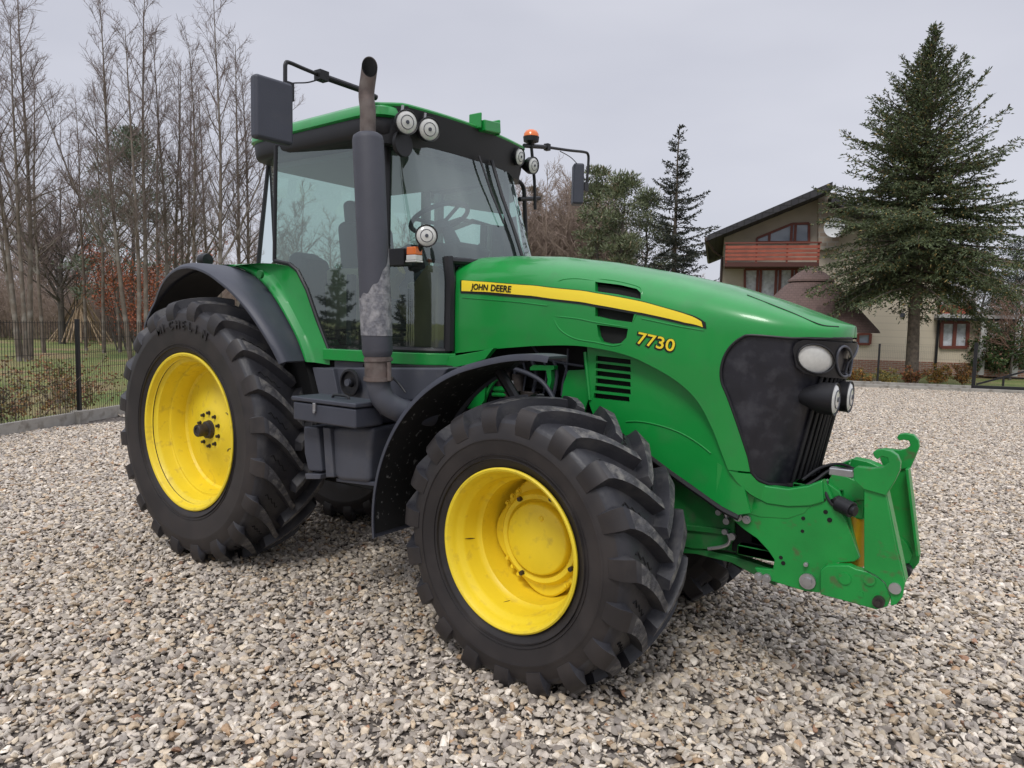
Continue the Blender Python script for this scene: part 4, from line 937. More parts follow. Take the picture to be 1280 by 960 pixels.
slab([(379, 533), (397, 534), (402, 590), (385, 589), (380, 566)], -1.0, -.5, 'battery_cover', GREYPL, .012)
slab([(403, 534), (412, 535), (417, 597), (407, 597)], -.99, -.5, 'tank_strap', GREYPNT, .008)
slab([(381, 592), (401, 593), (400, 599), (382, 599)], -1.01, -.9, 'step_foot', GREYPNT, .004)
slab([(420, 597), (470, 603), (470, 608), (420, 602)], -.95, -.5, 'tank_skid', GREYPL, .004)
# tool box
bxp = plane_xz([(365.5, 500), (453, 508), (453, 534.5), (366, 526)], -1.10)
x0 = bxp[0][0]; x1 = bxp[1][0]; zt1 = (bxp[0][1] + bxp[1][1]) / 2; zb1 = (bxp[2][1] + bxp[3][1]) / 2
mb = MB(); mb.box(((x0 + x1) / 2 - .02, -1.0, (zt1 + zb1) / 2 - .008), (x1 - x0 - .06, .21, zt1 - zb1 - .01)); tb = mb.build('tool_box', BLACKPL if False else GREYPL, T, bevel=.012)
mb = MB(); mb.box(((x0 + x1) / 2 - .02, -1.0, zt1 + .006), (x1 - x0 - .045, .225, .026)); mb.build('lid', GREYPL, tb, bevel=.008)
mb = MB(); xm = x0 + (x1 - x0) * .36; mb.box((xm, -1.113, zt1 - .03), (.022, .012, .05)); mb.box((xm, -1.116, zt1 - .055), (.014, .01, .018)); mb.build('latch', STEEL, tb, bevel=.003)
mb = MB(); mb.tube(spline([(xm + .02, -1.0, zt1 + .016), (xm + .04, -1.0, zt1 + .035), (xm + .14, -1.0, zt1 + .035), (xm + .16, -1.0, zt1 + .016)], 5), .008, 8); mb.build('handle', BLACKPL, tb)

mb = MB(); mb.tube(spline([(1.35, -.42, 2.1), (1.42, -.43, 2.2), (1.52, -.44, 2.19), (1.60, -.42, 2.05)], 5), .018, 8); mb.build('control_lever', mat('lever_yellow', (.5, .36, .05), .5), T)
mb = MB(); mb.box((1.56, -.30, 2.16), (.10, .12, .16), Matrix.Rotation(R(-20), 3, 'Y')); mb.box((1.70, -.22, 2.2), (.05, .22, .14), Matrix.Rotation(R(-25), 3, 'Y')); mb.build('display', BLACKPL, T, bevel=.012)
# ================================================================== GROUND
ENV = globals().get('ENV_ON', True)
corner = Vector((-14.8, 15.7)); LA = Vector((-6.0, -1.45)); dl = (corner - LA).normalized(); RA = Vector((.68, 21.04)); dr = (RA - corner).normalized()
L0 = LA - dl * 12; R1 = RA + dr * 16
mb = MB(); mb.box((0, 0, -.16), (700, 700, .1)); 
def grass_mat():
    m = bpy.data.materials.new('lawn'); m.use_nodes = True; t = m.node_tree; n = t.nodes; l = t.links; b = n['Principled BSDF']; b.inputs['Roughness'].default_value = .9
    tcn = n.new('ShaderNodeTexCoord'); a = n.new('ShaderNodeTexNoise'); a.inputs['Scale'].default_value = .35; a.inputs['Detail'].default_value = 8; l.new(tcn.outputs['Object'], a.inputs[0])
    c = n.new('ShaderNodeValToRGB'); e = c.color_ramp.elements; e[0].position = .36; e[0].color = (.12, .17, .035, 1); e[1].position = .66; e[1].color = (.30, .21, .11, 1); x = e.new(.5); x.color = (.19, .21, .06, 1)
    l.new(a.outputs['Fac'], c.inputs[0]); l.new(c.outputs[0], b.inputs['Base Color'])
    q = n.new('ShaderNodeTexNoise'); q.inputs['Scale'].default_value = 14; q.inputs['Detail'].default_value = 8; l.new(tcn.outputs['Object'], q.inputs[0]); bu = n.new('ShaderNodeBump'); bu.inputs['Strength'].default_value = 1; bu.inputs['Distance'].default_value = .12
    l.new(q.outputs['Fac'], bu.inputs['Height']); l.new(bu.outputs[0], b.inputs['Normal']); return m
GRASS = grass_mat()
tag(mb.build('ground', GRASS, smooth=0), kind='structure')
def gravel_base():
    m = mat('gravel_bed', (.17, .148, .125), .95, var=.5, vscale=30, dirt=(.05, .04, .035), dscale=25, dlo=.4, dhi=.6, bump=1, bscale=40); return m
mb = MB(); P = [corner, R1, Vector((60, 10)), Vector((50, -50)), Vector((-4, -60)), Vector((-50, -40)), Vector((-50, -12)), LA - dl * 5]
mb.prismz([(p.x, p.y) for p in P], -.105, -.018); tag(mb.build('yard', gravel_base(), smooth=0), kind='structure')
# ---- loose stones: tiles of modelled stones spread over the yard
STONE = mat('stone', (.4, .38, .35), .62, spec=.45, attr='stone_colour', var=.16, vscale=45, dirt=(.13, .09, .06), dscale=50, dlo=.58, dhi=.74, damt=.5, bump=.25, bscale=140)
def base_stones(k=26):
    out = []
    r_ = random.Random(11)
    for i in range(k):
        bm = bmesh.new()
        for _ in range(r_.randint(9, 15)):
            v = Vector((r_.gauss(0, 1), r_.gauss(0, 1), r_.gauss(0, 1))).normalized() * r_.uniform(.82, 1.05); bm.verts.new(v)
        bmesh.ops.convex_hull(bm, input=bm.verts)
        bmesh.ops.delete(bm, geom=[v for v in bm.verts if not v.link_faces], context='VERTS')
        bmesh.ops.bevel(bm, geom=bm.edges[:] + bm.verts[:], offset=.14, segments=1, affect='EDGES', clamp_overlap=True)
        bmesh.ops.triangulate(bm, faces=bm.faces)
        bm.verts.ensure_lookup_table(); V = np.array([v.co[:] for v in bm.verts]); F = np.array([[v.index for v in f.verts] for f in bm.faces])
        V /= np.abs(V).max(); out.append((V, F)); bm.free()
    return out
BS = base_stones()
PAL = np.array([(.50, .465, .405), (.42, .39, .345), (.57, .535, .465), (.35, .325, .29), (.54, .475, .37), (.27, .25, .23), (.47, .395, .29), (.64, .61, .54), (.38, .27, .17), (.58, .52, .41), (.21, .19, .17), (.33, .20, .13), (.70, .67, .60), (.47, .445, .405)])
PW = np.array([18, 14, 15, 9, 10, 4, 7, 8, 2.5, 7, 2, .8, 2.5, 12]); PW = PW / PW.sum()
def tile(seed, size, dens, smin, smax, name, zc=0.0):
    g = np.random.default_rng(seed); n = int(size * size * dens); VV = []; FF = []; CC = []; k = 0
    for i in range(n):
        V, F = BS[g.integers(len(BS))]; s = smin + (smax - smin) * g.random() ** 2.3; s *= .5
        sc_ = np.array([s * g.uniform(.95, 1.35), s * g.uniform(.7, 1.0), s * g.uniform(.36, .68)])
        a, b, c = g.uniform(0, 2 * PI), g.normal(0, .36), g.normal(0, .36)
        Rz = np.array([[math.cos(a), -math.sin(a), 0], [math.sin(a), math.cos(a), 0], [0, 0, 1]]); Rx = np.array([[1, 0, 0], [0, math.cos(b), -math.sin(b)], [0, math.sin(b), math.cos(b)]]); Ry = np.array([[math.cos(c), 0, math.sin(c)], [0, 1, 0], [-math.sin(c), 0, math.cos(c)]])
        P_ = (V * sc_) @ (Rz @ Rx @ Ry).T; x, y = g.uniform(-size / 2, size / 2, 2)
        z = g.uniform(-.016, .004) + (.004 if s > .02 else 0) + zc
        VV.append(P_ + np.array([x, y, z])); FF.append(F + k); k += len(V)
        c_ = PAL[g.choice(len(PAL), p=PW)] * g.uniform(.68, 1.24) * np.array([1.05, .985, .925]); CC.append(np.repeat(np.append(c_, 1)[None], len(V), 0))
    VV = np.concatenate(VV); FF = np.concatenate(FF); CC = np.concatenate(CC)
    me = bpy.data.meshes.new(name); me.vertices.add(len(VV)); me.vertices.foreach_set('co', VV.astype(np.float32).ravel()); me.loops.add(FF.size); me.loops.foreach_set('vertex_index', FF.astype(np.int32).ravel())
    me.polygons.add(len(FF)); me.polygons.foreach_set('loop_start', np.arange(0, FF.size, 3, dtype=np.int32)); me.update()
    at = me.color_attributes.new('stone_colour', 'FLOAT_COLOR', 'POINT'); at.data.foreach_set('color', CC.astype(np.float32).ravel())
    me.materials.append(STONE); me.shade_smooth(); me.set_sharp_from_angle(angle=R(38)); return bpy.data.objects.new(name, me)
TS = 1.2
tiles = bpy.data.collections.new('stone_tiles')
for i in range(6): tiles.objects.link(tile(100 + i, TS, 2800, .017, .060, 'stone_patch'))
inpoly = [(p.x, p.y) for p in P]
pts = []; rots = []
for i in range(-22, 22):
    for j in range(-18, 26):
        x, y = (i + .5) * TS, (j + .5) * TS
        if not inside(x, y, inpoly): continue
        # distance inside the two kerb lines
        if (Vector((x, y)) - LA).dot(Vector((dl.y, -dl.x))) < .55 or (Vector((x, y)) - corner).dot(Vector((dr.y, -dr.x))) < .55: 
            pass
        d = Vector((x, y, 0)) - Vector(C)
        dep = d.dot(Vector(VF)); lat = d.dot(Vector(VR))
        if (dep < -1 or abs(lat) > dep * 1.15 + 4) and math.hypot(x - 1.5, y + 3) > 13: continue
        pts.append((x, y, 0)); rots.append((0, 0, random.randrange(4) * PI / 2))
# trim the patches that would cross the kerbs
pl_ = []; rl_ = []
nl_, nr_ = Vector((dl.y, -dl.x)), Vector((dr.y, -dr.x))
for p, r_ in zip(pts, rots):
    v = Vector(p[:2]); a = (v - LA).dot(nl_); b = (v - corner).dot(nr_)
    if a < -.3 or b < -.3: continue
    pl_.append(p); rl_.append(r_)
me = bpy.data.meshes.new('gravel'); me.from_pydata(pl_, [], [])
at = me.attributes.new('patch_rotation', 'FLOAT_VECTOR', 'POINT'); at.data.foreach_set('vector', np.array(rl_, dtype=np.float32).ravel())
go = bpy.data.objects.new('gravel', me); col.objects.link(go); go.data.materials.append(STONE)
tag(go, 'pale loose gravel covering the whole yard', 'gravel', kind='stuff')
ng = bpy.data.node_groups.new('spread', 'GeometryNodeTree'); ng.interface.new_socket('Geometry', in_out='INPUT', socket_type='NodeSocketGeometry'); ng.interface.new_socket('Geometry', in_out='OUTPUT', socket_type='NodeSocketGeometry')
gi = ng.nodes.new('NodeGroupInput'); go_ = ng.nodes.new('NodeGroupOutput'); ip = ng.nodes.new('GeometryNodeInstanceOnPoints'); ci = ng.nodes.new('GeometryNodeCollectionInfo'); na = ng.nodes.new('GeometryNodeInputNamedAttribute'); na.data_type = 'FLOAT_VECTOR'; na.inputs[0].default_value = 'patch_rotation'
ci.inputs['Collection'].default_value = tiles; ci.inputs['Separate Children'].default_value = True; ci.inputs['Reset Children'].default_value = True
rv = ng.nodes.new('FunctionNodeRandomValue'); rv.data_type = 'INT'; rv.inputs[4].default_value = 0; rv.inputs[5].default_value = 5
ng.links.new(gi.outputs[0], ip.inputs['Points']); ng.links.new(ci.outputs[0], ip.inputs['Instance']); ip.inputs['Pick Instance'].default_value = True; ng.links.new(na.outputs[0], ip.inputs['Rotation']); ng.links.new(rv.outputs[2], ip.inputs['Instance Index']); ng.links.new(ip.outputs[0], go_.inputs[0])
md = go.modifiers.new('spread', 'NODES'); md.node_group = ng
# ================================================================== PLANTS
BARK = mat('bark', (.15, .12, .095), .9, var=.3, vscale=3, dirt=(.30, .28, .25), dscale=2.2, dlo=.5, dhi=.62, damt=.6)
BARK_D = mat('bark_dark', (.09, .078, .065), .9, var=.3, vscale=4)
TWIG = mat('twigs', (.22, .17, .155), .9)
TWIG_B = mat('brown_twigs', (.30, .23, .185), .9)  # paler brown, with distance haze mixed into the twig colour
SPR_BARK = mat('spruce_bark', (.13, .105, .08), .9, var=.4, vscale=9, bump=.5, bscale=30)
LEAF = mat('foliage', (.03, .05, .02), .65, attr='leaf_colour')
def arr_mesh(name, V, F4, material, cols=None):
    me = bpy.data.meshes.new(name); me.vertices.add(len(V)); me.vertices.foreach_set('co', np.asarray(V, np.float32).ravel()); F4 = np.asarray(F4, np.int32); k = F4.shape[1]
    me.loops.add(F4.size); me.loops.foreach_set('vertex_index', F4.ravel()); me.polygons.add(len(F4)); me.polygons.foreach_set('loop_start', np.arange(0, F4.size, k, dtype=np.int32)); me.update()
    if cols is not None: at = me.color_attributes.new('leaf_colour', 'FLOAT_COLOR', 'POINT'); at.data.foreach_set('color', np.asarray(cols, np.float32).ravel())
    me.materials.append(material); return me
def blades(Pp, D, Ln, Wd, cols, g, cross=1):
    """small leaf-sized quads at Pp along D"""
    Pp, D = np.asarray(Pp), np.asarray(D); n = len(Pp); D = D / (np.linalg.norm(D, axis=1, keepdims=True) + 1e-9)
    Ln = np.broadcast_to(Ln, (n,))[:, None]; Wd = np.broadcast_to(Wd, (n,))[:, None]; VV, CC = [], []
    for c in range(cross):
        r_ = g.normal(size=(n, 3)); S = np.cross(D, r_); S /= np.linalg.norm(S, axis=1, keepdims=True) + 1e-9
        q = np.stack([Pp - S * Wd * .35, Pp + D * Ln * .5 - S * Wd * .5, Pp + D * Ln, Pp + D * Ln * .5 + S * Wd * .5], 1); VV.append(q.reshape(-1, 3)); CC.append(np.repeat(cols, 4, 0))
    V = np.concatenate(VV); F = np.arange(len(V)).reshape(-1, 4); return V, F, np.concatenate(CC)
class TW:                                     # thin branches
    def __init__(s): s.V = []; s.F = []; s.k = 0
    def add(s, pts, r0, r1, n=3):
        pts = np.asarray(pts, float); m = len(pts); T_ = np.gradient(pts, axis=0); T_ /= np.linalg.norm(T_, axis=1, keepdims=True) + 1e-9
        up = np.array([.3, .2, 1.0]) if abs(T_[0][2]) < .8 else np.array([1.0, .2, 0]); A = np.cross(T_, up); A /= np.linalg.norm(A, axis=1, keepdims=True) + 1e-9; B = np.cross(T_, A)
        an = np.arange(n) * 2 * PI / n; rr = np.linspace(r0, r1, m)[:, None, None]
        s.V.append((pts[:, None, :] + (A[:, None, :] * np.cos(an)[None, :, None] + B[:, None, :] * np.sin(an)[None, :, None]) * rr).reshape(-1, 3))
        i, j = np.meshgrid(np.arange(m - 1), np.arange(n), indexing='ij'); j2 = (j + 1) % n
        s.F.append((np.stack([i * n + j, i * n + j2, (i + 1) * n + j2, (i + 1) * n + j], -1).reshape(-1, 4)) + s.k); s.k += m * n
    def mesh(s, name, m): me = arr_mesh(name, np.concatenate(s.V), np.concatenate(s.F), m); me.shade_smooth(); return me
def curve(p, d, L_, bend, up, g, n=4):
    pts = [np.array(p, float)]; d = np.array(d, float); st = L_ / n
    for i in range(n):
        d = d + g.normal(0, bend, 3) + np.array([0, 0, up]); d /= np.linalg.norm(d); pts.append(pts[-1] + d * st)
    return pts, d
def rdir(g, az, el): return np.array([math.cos(az) * math.cos(el), math.sin(az) * math.cos(el), math.sin(el)])
def bare_tree(seed, H, r0, first=.35, nb=46, spread=.28, el=(.55, 1.0), twigs=7, sub=3, tr=.006, fork=0, tw=None, tk=None):
    g = np.random.default_rng(seed); tk = tk or TW(); tw = tw or TW()
    leaders = [([np.array([0, 0, -.15])], r0)]
    pts = [np.array([0, 0, -.2])]; d = np.array([0, 0, 1.0]); n = 14
    for i in range(n):
        d = d + g.normal(0, .018, 3); d[0] *= .92; d[1] *= .92; d[2] = max(d[2], .9); d /= np.linalg.norm(d); pts.append(pts[-1] + d * H / n)
    pts = np.array(pts); tk.add(pts, r0, .012, 8)
    stems = [(pts, r0, H)]
    for f in range(fork):
        i0 = int(n * g.uniform(.12, .4)); az = g.uniform(0, 2 * PI); Lf = H * g.uniform(.5, .7); pf, _ = curve(pts[i0], rdir(g, az, 1.0), Lf, .05, .10, g, 10); pf = np.array(pf); tk.add(pf, r0 * .5, .01, 6); stems.append((pf, r0 * .5, Lf))
    for (sp_, rr, HH) in stems:
        m = len(sp_) - 1; fst = first if sp_ is pts else .2
        cnt = int(nb * HH / H)
        for b in range(cnt):
            t = fst + (1 - fst) * (b + g.random()) / cnt; k = min(m - 1, int(t * m)); f = t * m - k; p = sp_[k] * (1 - f) + sp_[k + 1] * f
            az = g.uniform(0, 2 * PI); e = g.uniform(*el); Lb = H * spread * (1 - .62 * ((t - fst) / (1 - fst))) * g.uniform(.55, 1.15)
            bp_, dd = curve(p, rdir(g, az, e), Lb, .09, .05, g, 5); rb = max(tr * 1.5, rr * (1 - t) * .42 + .006)
            (tk if rb > .02 else tw).add(bp_, rb, tr, 4); bp_ = np.array(bp_)
            for q in range(twigs):
                u = .18 + .82 * (q + g.random()) / twigs; k2 = min(4, int(u * 5)); f2 = u * 5 - k2; pp = bp_[k2] * (1 - f2) + bp_[k2 + 1] * f2
                base = bp_[k2 + 1] - bp_[k2]; base = base / (np.linalg.norm(base) + 1e-9); d2 = base + g.normal(0, .55, 3) + np.array([0, 0, .25]); d2 /= np.linalg.norm(d2)
                L2 = Lb * .42 * (1.15 - u) * g.uniform(.6, 1.3) + .15; tp, _ = curve(pp, d2, L2, .12, .03, g, 3); tw.add(tp, tr * 1.1, tr * .6, 3)
                for w_ in range(sub):
                    u3 = g.uniform(.2, 1); p3 = tp[0] + (tp[3] - tp[0]) * u3; d3 = (tp[3] - tp[0]); d3 = d3 / (np.linalg.norm(d3) + 1e-9) + g.normal(0, .6, 3); d3 /= np.linalg.norm(d3)
                    L3 = L2 * g.uniform(.3, .6) + .08; tw.add([p3, p3 + d3 * L3 * .5, p3 + d3 * L3 + np.array([0, 0, .03])], tr * .8, tr * .5, 3)
    return tk, tw
def place(e, px, py, depth=None):
    p = bp(px, py, 'z', 0) if depth is None else None
    if depth is not None:
        d = ray(px, py); p = C + d * depth
    e.location = (float(p[0]), float(p[1]), 0); return e
def set_tree(kind, tm, cm, loc, label, cat='tree', group=None, rz=0, sc_=1, lean=(0, 0), bark=None):
    e = empty(kind, (loc[0], loc[1], 0), rz); e.scale = (sc_, sc_, sc_); e.rotation_euler = (lean[0], lean[1], rz)
    a = bpy.data.objects.new('trunk', tm); col.objects.link(a); a.parent = e; b = bpy.data.objects.new('crown', cm); col.objects.link(b); b.parent = e
    return tag(e, label, cat, group)
# ---- row of tall bare trees behind the left fence
tv = []
for i in range(6):
    tk, tw = bare_tree(40 + i, 13.6, .10, first=.30, nb=44, spread=.18, el=(.55, 1.15), twigs=7, sub=3, tr=.006, fork=[0, 1, 0, 0, 1, 0][i]); tv.append((tk.mesh('trunk', BARK), tw.mesh('crown', TWIG)))
G1 = 'tall bare trees in the row behind the mesh fence'
row = [  # base px, depth, variant, scale, lean to the left in the photo (radians), label
 (24, 27, 0, 1.0, .05, 'tall bare tree with a thick dark trunk, the leftmost of the row'), (27.5, 29, 2, .8, .11, 'thin pale-footed bare tree leaning left beside the thick leftmost trunk'),
 (38, 28, 1, 1.06, -.005, 'bare tree with mossy twin trunks standing in the grass at the far left'), (33, 27, 3, .92, .035, 'slim bare trunk rising close against the mossy twin-trunked tree'),
 (163, 28.5, 4, 1.02, .07, 'bare tree leaning left in front of the dark pine, right of the fence post'), (174, 28, 2, .93, .03, 'bare tree with a pale spotted trunk in front of the red-leaved tree'),
 (183, 29, 5, 1.05, .0, 'straight dark-trunked bare tree just right of the red-leaved tree'), (212, 30, 3, .93, .01, 'slim bare tree above the rear tyre, left of the crooked forked one'),
 (214, 31, 0, .9, -.055, 'bare tree above the rear tyre tilting to the right'), (245, 30, 1, .95, .02, 'crooked forked bare tree above the rear fender'),
 (273, 29, 4, 1.04, -.02, 'bare tree with a tall straight stem halfway between the forked one and the cab'), (295, 30, 2, .95, .0, 'slender straight bare tree second from the cab'),
 (312, 31, 5, .9, .0, 'slender bare tree closest to the rear edge of the cab'), (232, 33, 2, .86, -.03, 'thin bare stem behind the crooked forked tree'), (130, 34, 3, .86, -.02, 'thin bare tree standing just behind the stick pyramid'), (55, 33, 4, .92, .01, 'thin dark bare stem between the mossy twin trunks and the stick pyramid'), (108, 36, 0, .9, .0, 'dark bare stem rising from behind the top of the stick pyramid'), (150, 35, 3, .95, .01, 'thin dark bare stem left of the tree with the pale spotted trunk'), (197, 34, 5, .92, -.01, 'thin dark bare stem between the straight dark trunk and the slim tree above the tyre'), (262, 35, 3, .95, .015, 'thin bare stem just left of the tall straight one above the fender'), (226, 33, 4, .93, .0, 'slender double stem above the rear fender beside the crooked forked tree')]
fw_h = Vector((VF[0], VF[1], 0)).normalized()
for (px, dep, v, s_, ln, lab) in row:
    p = C + ray(px, 440) * dep; e = set_tree('bare_tree', tv[v][0], tv[v][1], p, lab, 'tree', G1, 0, s_)
    ln += .025 * 0
    e.rotation_mode = 'QUATERNION'
    from mathutils import Quaternion
    e.rotation_quaternion = Quaternion(fw_h, -ln) @ Quaternion((0, 0, 1), random.uniform(0, 6))
# wide old tree further back on the left
tk, tw = bare_tree(77, 9.5, .2, first=.25, nb=44, spread=.42, el=(.45, .95), twigs=9, sub=4, tr=.011, fork=4)
tmw, cmw = tk.mesh('trunk', BARK_D), tw.mesh('crown', TWIG)
set_tree('bare_tree', tmw, cmw, C + ray(78, 430) * 43, 'broad spreading bare tree behind the stick pyramid', 'tree')
# ---- thicket behind: one far mass
def joined(name, metas, copies, m):
    g = np.random.default_rng(5); VV, FF, k = [], [], 0
    for (mi, loc, s_, rz) in copies:
        me = metas[mi]; n = len(me.vertices); V = np.empty(n * 3, np.float32); me.vertices.foreach_get('co', V); V = V.reshape(-1, 3); F = np.empty(len(me.loops), np.int32); me.loops.foreach_get('vertex_index', F); F = F.reshape(-1, 4)
        c_, s2 = math.cos(rz), math.sin(rz); Rm = np.array([[c_, -s2, 0], [s2, c_, 0], [0, 0, 1]]); VV.append((V * s_) @ Rm.T + np.array([loc[0], loc[1], 0])); FF.append(F + k); k += n
    me = arr_mesh(name, np.concatenate(VV), np.concatenate(FF), m); o = bpy.data.objects.new(name, me); col.objects.link(o); return o
bush_m = []
for i in range(4):
    g = np.random.default_rng(300 + i); tw = TW()
    for s_ in range(34):
        a = g.uniform(0, 2 * PI); r_ = g.uniform(0, 1.3); p0 = [r_ * math.cos(a), r_ * math.sin(a), -.1]; Lh = g.uniform(2.2, 4.8); st, _ = curve(p0, rdir(g, a, g.uniform(1.0, 1.5)), Lh, .1, .03, g, 6); tw.add(st, .016, .006, 3); st = np.array(st)
        for q in range(16):
            k = g.integers(1, 6); f = g.random(); pp = st[k] * (1 - f) + st[k + 1] * f if k < 6 else st[k]; d2 = rdir(g, g.uniform(0, 2 * PI), g.uniform(.1, 1.2)); L2 = g.uniform(.3, 1.0); tp, _ = curve(pp, d2, L2, .15, .02, g, 2); tw.add(tp, .009, .006, 3)
    bush_m.append(tw.mesh('b', TWIG_B))
sm_tree = []
for i in range(3):
    tk, tw = bare_tree(500 + i, 11, .09, first=.15, nb=34, spread=.3, el=(.4, 1.0), twigs=6, sub=2, tr=.012, fork=2, tw=None); tk2 = tk; V = tk.V + tw.V; t_ = TW(); t_.V = []; t_.F = []
    allV = np.concatenate([np.concatenate(tk.V), np.concatenate(tw.V)]); allF = np.concatenate([np.concatenate(tk.F), np.concatenate(tw.F) + tk.k]); sm_tree.append(arr_mesh('t', allV, allF, TWIG_B))
g = np.random.default_rng(9); cp = []
for i in range(230):
    px = g.uniform(-300, 620); dep = g.uniform(47, 66); p = C + ray(px, 430) * dep; cp.append((g.integers(4), p, g.uniform(.75, 1.35), g.uniform(0, 6)))
tag(joined('undergrowth', bush_m, cp, TWIG_B), 'brown leafless undergrowth filling the wood behind the bare trees', 'undergrowth', kind='stuff')
cp = []
for i in range(44):
    px = g.uniform(-350, 620); dep = g.uniform(55, 80); p = C + ray(px, 430) * dep; cp.append((g.integers(3), p, g.uniform(.7, 1.15), g.uniform(0, 6)))
tag(joined('far_wood', sm_tree, cp, TWIG_B), 'distant leafless wood seen between the tall bare trunks', 'wood', kind='stuff')
cp = []
for i in range(110):
    px = g.uniform(600, 775); dep = g.uniform(50, 70); p = C + ray(px, 430) * dep; cp.append((g.integers(3), p, g.uniform(.85, 1.12), g.uniform(0, 6)))
for i in range(26):
    px = g.uniform(840, 1340); dep = g.uniform(75, 95); p = C + ray(px, 430) * dep; cp.append((g.integers(3), p, g.uniform(.55, .8), g.uniform(0, 6)))
tag(joined('far_wood', sm_tree, cp, TWIG_B), 'distant brown leafless wood beyond the tractor hood', 'wood', kind='stuff')
# ---- conifers
def conifer(seed, H, prof, z0, whorl=.3, per=7, tilt=((0, -.25), (1, .7)), blade=(.11, .03), sp=.07, tint=((.018, .034, .014), (.034, .05, .018), (.07, .065, .025)), tw_=(.68, .26, .06), r0=.2, droop=.35, gap=.1, lat=.42, jit=.25, dens=1.0):
    g = np.random.default_rng(seed); tk = TW(); pts = np.array([[g.normal(0, .02), g.normal(0, .02), z] for z in np.linspace(-.2, H, 14)]); tk.add(pts, r0, .02, 10)
    Pp, D = [], []; z = z0
    while z < H - .15:
        Rm = lerp_table(prof, z); tt = (z - z0) / (H - z0)
        for b in range(max(3, int(per * (1 - .3 * tt)))):
            if g.random() < gap: continue
            az = g.uniform(0, 2 * PI); L_ = Rm * g.uniform(1 - jit * 1.6, 1 + jit); el = lerp_table(tilt, tt) + g.normal(0, .12); n = max(3, int(L_ / .4) + 2)
            pts_, _ = curve([0, 0, z + g.uniform(-.12, .12)], rdir(g, az, el), L_, .05, (-.06 + .13 * tt), g, n)
            pts_ = np.array(pts_); 
            # tips turn up
            up = np.linspace(0, 1, n + 1) ** 3 * L_ * .10; pts_[:, 2] += up
            tk.add(pts_, .012 + .012 * Rm, .006, 4)
            side = np.cross(pts_[-1] - pts_[0], [0, 0, 1]); side /= np.linalg.norm(side) + 1e-9
            m = max(3, int(L_ / .11)); 
            for q in range(m):
                u = .12 + .88 * (q + g.random()) / m; k = min(n - 1, int(u * n)); f = u * n - k; pp = pts_[k] * (1 - f) + pts_[k + 1] * f; fw = pts_[k + 1] - pts_[k]; fw /= np.linalg.norm(fw) + 1e-9
                Lt = (lat * L_ * (1.05 - u) * .8 + .14) * g.uniform(.6, 1.2); sg = 1 if q % 2 else -1
                d2 = side * sg * .8 + fw * .75 + np.array([0, 0, -droop * (1 - tt) * g.uniform(.2, 1.3) + .1]); d2 /= np.linalg.norm(d2)
                c = int(Lt / sp * dens) + 2; us = g.uniform(0, 1, c)[:, None]; Q = pp + d2 * Lt * us + np.array([0, 0, -1.0]) * (us ** 2) * Lt * .18 * (1 - tt); dd = d2 + g.normal(0, .55, (c, 3)); Pp.append(Q); D.append(dd)
            c = int(L_ / sp * dens); us = g.uniform(.1, 1, c); k = np.minimum((us * n).astype(int), n - 1); f = (us * n - k)[:, None]; Q = pts_[k] * (1 - f) + pts_[k + 1] * f; Pp.append(Q); D.append((pts_[-1] - pts_[0])[None] / L_ + g.normal(0, .6, (c, 3)))
        z += whorl * g.uniform(.7, 1.3)
    c = 26; us = g.uniform(.93, 1, c)[:, None]; Pp.append(np.array([0, 0, H]) * us); D.append(g.normal(0, .5, (c, 3)) + np.array([0, 0, .6]))
    Pp, D = np.concatenate(Pp), np.concatenate(D); n = len(Pp); ci_ = g.choice(3, n, p=tw_); cl = np.array(tint)[ci_] * g.uniform(.7, 1.35, (n, 1)); cl = np.concatenate([cl, np.ones((n, 1))], 1)
    V, F, CC = blades(Pp, D, blade[0] * g.uniform(.6, 1.3, n), blade[1], cl, g, 2)
    return tk, arr_mesh('crown', V, F, LEAF, CC), n
p = bp(1138, 477, 'z', 0); dist = (Vector(p) - Vector(C)).length
tk, cm, n1 = conifer(3, 12.1, [(2.3, 2.3), (3.4, 3.5), (4.6, 3.7), (6.2, 3.0), (8, 2.2), (9.4, 1.4), (10.6, .72), (11.4, .3), (12.1, .08)], 3.4, whorl=.20, per=13, tilt=((0, -.08), (.3, .0), (1, .95)), tint=((.078, .105, .046), (.125, .155, .065), (.30, .22, .08)), tw_=(.66, .28, .06), r0=.23, gap=.10, jit=.28, blade=(.12, .036), sp=.048, droop=.45, lat=.46)
set_tree('spruce_tree', tk.mesh('trunk', SPR_BARK), cm, p, 'tall dense spruce with a bare lower trunk standing before the house', 'tree')
p = C + ray(838, 430) * 42
tk, cm, n2 = conifer(8, 13.2, [(.5, 3.2), (3, 3.0), (5, 2.6), (7, 2.0), (9, 1.45), (11, .85), (12.3, .4), (13.2, .1)], .8, whorl=.42, per=8, tilt=((0, -.15), (1, .35)), tint=((.036, .046, .034), (.055, .062, .042), (.10, .085, .06)), tw_=(.7, .25, .05), gap=.12, jit=.28, blade=(.17, .055), sp=.075, droop=.7)
set_tree('spruce_tree', tk.mesh('trunk', SPR_BARK), cm, p, 'narrow dark pointed spruce alone against the sky left of the house', 'tree')
